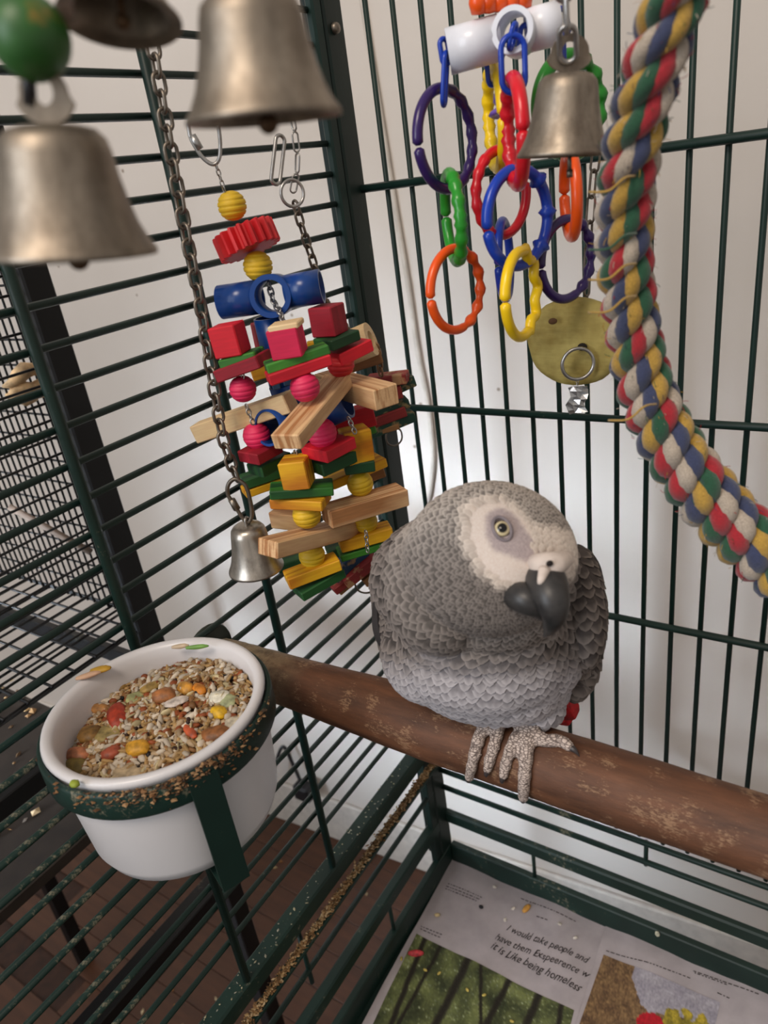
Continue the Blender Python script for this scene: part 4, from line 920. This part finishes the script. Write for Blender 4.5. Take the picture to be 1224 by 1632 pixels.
for (x, y, q) in ((790, 1152, 16), (842, 1160, 18)):
    p = perch_hit(x, y, .002); bmesh.ops.create_icosphere(bm, subdivisions=3, radius=q * .000285, matrix=Matrix.Translation(p)); bm_tube(bm, [p, V(x + 4, 1118, .262)], [.0042, .0065])
me = bpy.data.meshes.new('tmp'); bm.to_mesh(me); bm.free()
tmp = bpy.data.objects.new('tmp', me); COL.objects.link(tmp)
md = tmp.modifiers.new('r', 'REMESH'); md.mode = 'VOXEL'; md.voxel_size = .0011
md = tmp.modifiers.new('s', 'SMOOTH'); md.factor = .5; md.iterations = 3
bpy.context.view_layer.update(); dg = bpy.context.evaluated_depsgraph_get()
body_me = bpy.data.meshes.new_from_object(tmp.evaluated_get(dg)); bpy.data.objects.remove(tmp)
bvh = BVHTree.FromPolygons([v.co.copy() for v in body_me.vertices], [tuple(p.vertices) for p in body_me.polygons])
def hit(px, py):
    r = ray(px, py).normalized(); return bvh.ray_cast(C, r)[:2]
def inside(x, y, poly):
    c = False; n = len(poly); j = n - 1
    for i in range(n):
        if (poly[i][1] > y) != (poly[j][1] > y) and x < (poly[j][0] - poly[i][0]) * (y - poly[i][1]) / (poly[j][1] - poly[i][1]) + poly[i][0]: c = not c
        j = i
    return c
def region(poly, step=4):
    xs = [p[0] for p in poly]; ys = [p[1] for p in poly]; pts = []
    for x in range(min(xs), max(xs), step):
        for y in range(min(ys), max(ys), step):
            if inside(x, y, poly):
                h_ = hit(x, y)[0]
                if h_: pts.append(h_)
    kd = KDTree(len(pts)); [kd.insert(p, i) for i, p in enumerate(pts)]; kd.balance(); return kd
def smooth(x, a, b): t = max(0., min(1., (x - a) / (b - a))); return t * t * (3 - 2 * t)
K_FACE = region([(756, 818), (778, 806), (805, 806), (828, 824), (848, 852), (872, 856), (916, 862), (922, 885), (905, 912), (880, 922), (850, 920), (835, 926), (808, 926), (778, 905), (762, 878), (752, 845)])
K_SKIN = region([(778, 822), (800, 812), (818, 824), (834, 850), (866, 880), (872, 893), (850, 893), (815, 880), (792, 872), (779, 850)])
def face_w(p): return 1 - smooth(K_FACE.find(p)[2], .0006, .0048)
def skin_w(p): return 1 - smooth(K_SKIN.find(p)[2], .0006, .0028)
ztop = PZ + .0165
cols = np.zeros((len(body_me.vertices), 4), np.float32); foot = np.zeros(len(body_me.vertices), np.float32)
for i, v in enumerate(body_me.vertices):
    p = v.co; x, y = px_of(p); fw_ = face_w(p) if y < 960 else 0
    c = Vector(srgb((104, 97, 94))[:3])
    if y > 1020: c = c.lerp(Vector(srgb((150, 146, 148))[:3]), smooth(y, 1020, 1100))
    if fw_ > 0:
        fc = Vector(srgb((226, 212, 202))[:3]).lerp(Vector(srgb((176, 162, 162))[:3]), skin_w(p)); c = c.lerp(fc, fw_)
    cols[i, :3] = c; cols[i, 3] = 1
    foot[i] = smooth(y, 1136, 1148) if (p.z < ztop + .012 and 735 < x < 930) else 0
a = body_me.color_attributes.new('Col', 'FLOAT_COLOR', 'POINT'); a.data.foreach_set('color', cols.ravel())
a = body_me.attributes.new('foot', 'FLOAT', 'POINT'); a.data.foreach_set('value', foot)
body_me.polygons.foreach_set('use_smooth', [True] * len(body_me.polygons))
m, N, L, B = new_mat('parrot_skin')
ac = N.new('ShaderNodeAttribute'); ac.attribute_name = 'Col'; af = N.new('ShaderNodeAttribute'); af.attribute_name = 'foot'
v = coords(N, L, (.55, .55, 1.5)); vo = N.new('ShaderNodeTexVoronoi'); vo.feature = 'DISTANCE_TO_EDGE'; vo.inputs['Scale'].default_value = 950; L.new(v, vo.inputs['Vector'])
sc_ = ramp(N, L, vo.outputs['Distance'], [(.02, (96, 84, 80)), (.22, (206, 190, 180))]); fz = noise_tex(N, L, coords(N, L), 1500, 3)
fur = mixc(N, L, .18, ac.outputs['Color'], ramp(N, L, fz, [(.3, (40, 38, 36)), (.7, (255, 250, 244))]), 'OVERLAY')
L.new(mixc(N, L, af.outputs['Fac'], fur, sc_), B.inputs['Base Color']); B.inputs['Roughness'].default_value = .75; B.inputs['Specular IOR Level'].default_value = .2
bump(N, L, B, vo.outputs['Distance'], .25, .0005)
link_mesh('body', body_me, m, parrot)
# wings: their own shells, feathered below
def wing(*ells):
    w_ = bmesh.new(); [bm_ell(*e, B_=w_) for e in ells]; me = bpy.data.meshes.new('wing'); w_.to_mesh(me); w_.free()
    t_ = bpy.data.objects.new('tmp', me); COL.objects.link(t_); md = t_.modifiers.new('r', 'REMESH'); md.mode = 'VOXEL'; md.voxel_size = .0018; md = t_.modifiers.new('s', 'SMOOTH'); md.iterations = 5
    bpy.context.view_layer.update(); m2 = bpy.data.meshes.new_from_object(t_.evaluated_get(bpy.context.evaluated_depsgraph_get())); bpy.data.objects.remove(t_); return m2
WR = wing((918, 965, .270, 40, 100, 70, 3), (914, 1040, .276, 36, 72, 55, -4)); WL = wing((632, 955, .290, 36, 92, 60, 8), (640, 1025, .284, 30, 80, 50, 22))
PLUM = attr_mat('plumage', .8, .12, 1400, .15)
beak0 = V(868, 912, .214); headc = V(782, 890, .240)
def plumage(me, name, parent, size_fn, col_fn, dir_fn, skip_fn, ncand, seed=1):
    rg = np.random.default_rng(seed); vs = [v.co.copy() for v in me.vertices]; ps = [tuple(p.vertices) for p in me.polygons]; tree = BVHTree.FromPolygons(vs, ps)
    ar = np.array([p.area for p in me.polygons]); cum = np.cumsum(ar / ar.sum()); grid = {}; out = []; g = .002
    for idx in np.searchsorted(cum, rg.random(ncand)):
        idx = min(int(idx), len(ps) - 1); q = ps[idx]; ws = rg.dirichlet([1] * len(q)); p = sum((vs[q[k]] * float(ws[k]) for k in range(len(q))), Vector()); n = me.polygons[idx].normal
        if skip_fn(p): continue
        s = size_fn(p)
        if s <= 0: continue
        key = (int(p.x / g), int(p.y / g), int(p.z / g)); rr = s * .62; R_ = int(rr / g) + 1; ok = True
        for i in range(-R_, R_ + 1):
            for j in range(-R_, R_ + 1):
                for k in range(-R_, R_ + 1):
                    for o in grid.get((key[0] + i, key[1] + j, key[2] + k), ()):
                        if (o - p).length_squared < rr * rr: ok = False; break
                    if not ok: break
                if not ok: break
            if not ok: break
        if ok: grid.setdefault(key, []).append(p); out.append((p, n.copy(), s))
    b = MB(); TT = (0, .3, .6, .84, 1.0); WW = (.5, .9, 1.0, 1.0, .86)
    for p, n, s in out:
        d = dir_fn(p) + Vector(rg.normal(0, .09, 3)); d = (d - n * d.dot(n)); 
        if d.length < 1e-5: continue
        d.normalize(); sd_ = n.cross(d); L_ = s * rg.uniform(1.75, 2.25); W_ = s * rg.uniform(.62, .76); base, tip = col_fn(p); kk = rg.uniform(.9, 1.08); v = []; cc = []
        for t, w_ in zip(TT, WW):
            for e in (-1, -.55, 0, .55, 1):
                q = p + d * (L_ * (t - (.30 * e * e * t * t))) + sd_ * (W_ * w_ * e); nr = tree.find_nearest(q)
                if nr[0] is None: nr = (q, n)
                v.append(nr[0] + nr[1] * (s * (-.05 + .34 * t + (.13 * (1 - e * e)))))
                k = smooth(t + .22 * e * e, .72, .98)
                cc.append(tuple((base[i] * (1 - k) + tip[i] * k) * kk for i in range(3)))
        f = []
        for r in range(4):
            for e in range(4): q = r * 5 + e; f.append((q, q + 1, q + 6, q + 5))
        b.add(v, f, cc)
    print(name, len(out)); return b.build(name, PLUM, parent, kind='stuff')
def S(c): return Vector(srgb(c)[:3])
def hw(p): return 1 - smooth((p - headc).length, .032, .044)
def size_body(p):
    x, y = px_of(p); h = hw(p); d = (p - beak0).length
    head = .0015 + .0024 * smooth(d, .018, .055); neck = .0056; chest = .0044
    s = head * h + (1 - h) * (neck * (1 - smooth(y, 1010, 1060)) + chest * smooth(y, 1010, 1060)); return s
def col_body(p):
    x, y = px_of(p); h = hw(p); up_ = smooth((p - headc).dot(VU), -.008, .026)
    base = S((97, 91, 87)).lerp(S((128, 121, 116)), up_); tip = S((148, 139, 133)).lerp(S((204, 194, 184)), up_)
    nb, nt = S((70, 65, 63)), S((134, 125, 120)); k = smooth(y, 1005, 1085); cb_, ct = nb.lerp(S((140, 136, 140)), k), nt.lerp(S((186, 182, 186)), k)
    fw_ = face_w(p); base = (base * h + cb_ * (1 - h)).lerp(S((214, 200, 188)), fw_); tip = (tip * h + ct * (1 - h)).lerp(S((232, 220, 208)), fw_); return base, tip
def dir_body(p):
    a = (p - beak0).normalized(); h = hw(p); out = (p - V(778, 1000, .275)); return a * (h * .9 + .25) + (-UP * .9 + out.normalized() * .25 + VF * 0) * (1 - h)
def skip_body(p):
    x, y = px_of(p)
    if y < 960 and K_FACE.find(p)[2] < .0009 and not (850 < x and y < 885): return True
    if p.z < ztop + .002 or (y > 1136 and p.z < ztop + .011) or (y > 1150): return True
    return (p - V(868, 950, .208)).length < .008
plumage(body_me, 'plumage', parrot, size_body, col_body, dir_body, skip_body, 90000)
def wing_part(me, lab, seed):
    a = me.color_attributes.new('Col', 'FLOAT_COLOR', 'POINT'); a.data.foreach_set('color', np.tile(np.array(tuple(S((76, 70, 68))) + (1,), np.float32), len(me.vertices)))
    me.polygons.foreach_set('use_smooth', [True] * len(me.polygons)); o = link_mesh('wing', me, PLUM, parrot)
    plumage(me, 'wing_coverts', o, lambda p: .0042 + .0026 * smooth(px_of(p)[1], 900, 1060), lambda p: (S((74, 68, 66)), S((124, 115, 109))), lambda p: -UP + VF * .1, lambda p: False, 16000, seed); return o
w1 = wing_part(WR, '', 4); w2 = wing_part(WL, '', 5)
def quill(parent, pts, w_, m_, name='flight_feather', n=Vector((0, 0, 0)), label=None):
    P = spline(pts, 6); k = len(P); b = MB(); v = []; f = []
    for i, p in enumerate(P):
        t = i / (k - 1); T = (P[min(i + 1, k - 1)] - P[max(i - 1, 0)]).normalized(); s_ = T.cross(n).normalized(); ww = w_ * (.55 + .45 * math.sin(min(1, t * 1.6) * math.pi / 2)) * (1 if t < .75 else math.sqrt(max(.02, 1 - ((t - .75) / .25) ** 2)))
        for e, hgt_ in ((-1, 0), (-.12, .0004), (0, .0008), (.12, .0004), (1, 0)): v.append(p + s_ * ww * e + n * hgt_)
        for e in (-1, 1): v.append(p + s_ * ww * e * .9 - n * .0003)
    for i in range(k - 1):
        a_ = i * 7; b_ = a_ + 7
        for e in range(4): f.append((a_ + e, a_ + e + 1, b_ + e + 1, b_ + e))
        f.append((a_ + 6, b_ + 6, b_ + 4, a_ + 4)); f.append((a_ + 5, a_ + 6, b_ + 6, b_ + 5)[::-1]); f.append((a_, b_, b_ + 5, a_ + 5))
    b.add(v, f); return b.build(name, m_, parent, label=label)
QF = plain('flight_feather_grey', (92, 85, 80), .7, vary=.1, scale=120); QD = plain('flight_feather_dark', (52, 48, 48), .65, vary=.1); QR = plain('red_tail_feather', (196, 16, 26), .6, vary=.1, scale=200)
for k, (x0, x1, x2, y2) in enumerate(((948, 954, 944, 1078), (940, 948, 935, 1098), (931, 940, 924, 1106), (921, 930, 914, 1108), (911, 921, 906, 1098))):
    quill(w1, [V(x0, 960, .256 + .003 * k), V(x1, 1020, .258 + .002 * k), V(x2, y2, .270 + .002 * k)], .0032, QF if k else QD, n=VF)
quill(w1, [V(938, 880, .285), V(950, 905, .285), V(959, 944, .284)], .0022, QD, n=VF)
for k, (x0, x1, x2, y2) in enumerate(((600, 606, 640, 1062), (604, 614, 650, 1078), (612, 624, 660, 1092))):
    quill(w2, [V(x0, 950, .276), V(x1, 1010, .277), V(x2, y2, .276 + .002 * k)], .0030, QD, n=VF)
# tail
for k, (x, y, w_) in enumerate(((896, 1152, .0066), (916, 1146, .0062), (906, 1156, .0066), (800, 1149, .005), (840, 1150, .005))):
    quill(parrot, [V(852 + k * 3 if x > 850 else x, 1070, .292), V((852 + x) / 2 + 8 if x > 850 else x, 1110, .294 + .001 * k), V(x, y, .298 + .001 * k)], w_, QR, 'tail_feather', n=VF, label='red tail feather')
# beak
def loft(pts, rad, seg=20, flat=1.0):
    return tube(spline(pts, 5), [float(q[0]) for q in spline([[r] for r in rad], 5)], seg)
m, N, L, B = new_mat('beak_horn'); n = noise_tex(N, L, coords(N, L), 160, 4); L.new(ramp(N, L, n, [(.3, (34, 34, 35)), (.7, (62, 60, 59))]), B.inputs['Base Color']); B.inputs['Roughness'].default_value = .42; bump(N, L, B, n, .2, .0004); BEAK = m
pp = pxm(V(870, 950, .206))
b = MB(); b.add(*loft([V(864, 910, .220), V(871, 930, .211), V(879, 955, .2045), V(883, 980, .203), V(876, 1002, .2055), V(867, 1015, .209)], [30 * pp, 34 * pp, 29 * pp, 21 * pp, 11 * pp, 1.5 * pp], 24)); b.build('upper_beak', BEAK, parrot)
b = MB(); b.add(*loft([V(802, 940, .224), V(814, 945, .2165), V(836, 954, .2095), V(856, 968, .208), V(868, 988, .208)], [12 * pp, 22 * pp, 25 * pp, 20 * pp, 5 * pp], 20)); b.build('lower_beak', BEAK, parrot)
# white cere over the root of the beak
b = MB(); b.add(*loft([V(846, 893, .219), V(862, 899, .2135), V(884, 898, .2125), V(904, 890, .217)], [10 * pp, 19 * pp, 20 * pp, 13 * pp], 18)); b.build('cere', plain('cere_skin', (210, 196, 186), .6, vary=.05, scale=200), parrot, label='white cere with nostril')
b = MB(); b.add(*loft([V(868, 908, .209), V(862, 925, .2055), V(858, 938, .2065)], [10 * pp, 6 * pp, 1 * pp], 10)); b.build('cere_tip', bpy.data.materials['cere_skin'], parrot)
np_ = V(876, 898, .2078); b = MB(); b.add(*xform(ell_mesh((6 * pp, 3 * pp, 5.5 * pp), 12, 8), hframe(np_, 20))); b.build('nostril', plain('nostril_dark', (26, 14, 12), .7), parrot, label='dark round nostril')
# eyes: the near one found on the head's surface, the far one mirrored through the head
def eye(pc_, nrm, r, tiltv, lab):
    c = pc_ - nrm * r * .42; z = nrm; x = (VR - z * VR.dot(z)).normalized(); y = z.cross(x); v, f = ell_mesh((r, r, r), 32, 26); cc = []
    for q in v:
        a_ = math.degrees(q.angle(Vector((1, 0, 0)))); cc.append(tuple(S((6, 6, 7)) if a_ < 30 else (S((218, 202, 160)) if a_ < 50 else (S((90, 80, 60)) if a_ < 54 else S((40, 34, 32))))))
    b = MB(); b.add([c + z * q.x + x * q.y + y * q.z for q in v], f, cc); em = attr_mat('eye', .05, spec=.6) if 'eye' not in bpy.data.materials else bpy.data.materials['eye']; e_ = b.build('eye', em, parrot, label=lab)
    pts = []; 
    for k in range(28):
        a_ = 2 * math.pi * k / 28; u_, w_ = math.cos(a_) * r * .86, math.sin(a_) * r * 1.28; tt = math.radians(tiltv); uu, ww = u_ * math.cos(tt) - w_ * math.sin(tt), u_ * math.sin(tt) + w_ * math.cos(tt); rr_ = math.hypot(uu, ww)
        pts.append(pc_ + x * uu + y * ww + z * (r * .30 - .12 * rr_ * rr_ / r))
    b = MB(); b.add(*tube(pts, r * .19, 8, closed=True)); b.build('eyelid', plain('eyelid_skin', (128, 118, 122), .6, vary=.08, scale=300), e_)
hp, hn = hit(800, 843); nn = (hn * .6 + (C - hp).normalized() * .5 + VU * .05).normalized(); eye(hp, nn, 16 * pp, 22, 'pale yellow eye with black pupil')
bdir = (beak0 - headc).normalized(); sdir = bdir.cross((VU * .95 + VR * .1).normalized()).normalized(); ed = (hp - headc).normalized(); e2 = (ed - sdir * 2 * ed.dot(sdir)).normalized(); e2 = (e2 - VF * .75).normalized()
o2 = bvh.ray_cast(headc + e2 * .1, -e2)
if o2[0]: eye(o2[0], o2[1], 14.5 * pp, -22, 'pale yellow eye with black pupil')
CL = plain('claw_horn', (60, 54, 54), .4, vary=.1)
for p, d, r in claws:
    dn = (d + Vector((0, PY - p.y, PZ - p.z)).normalized() * .9).normalized(); b = MB(); b.add(*tube(spline([p, p + d * r * 1.2, p + (d + dn) * r * 1.3], 4), [r * .75, r * .7, r * .62, r * .55, r * .46, r * .36, r * .25, r * .14, r * .04], 8)); b.build('claw', CL, parrot, label='dark claw')
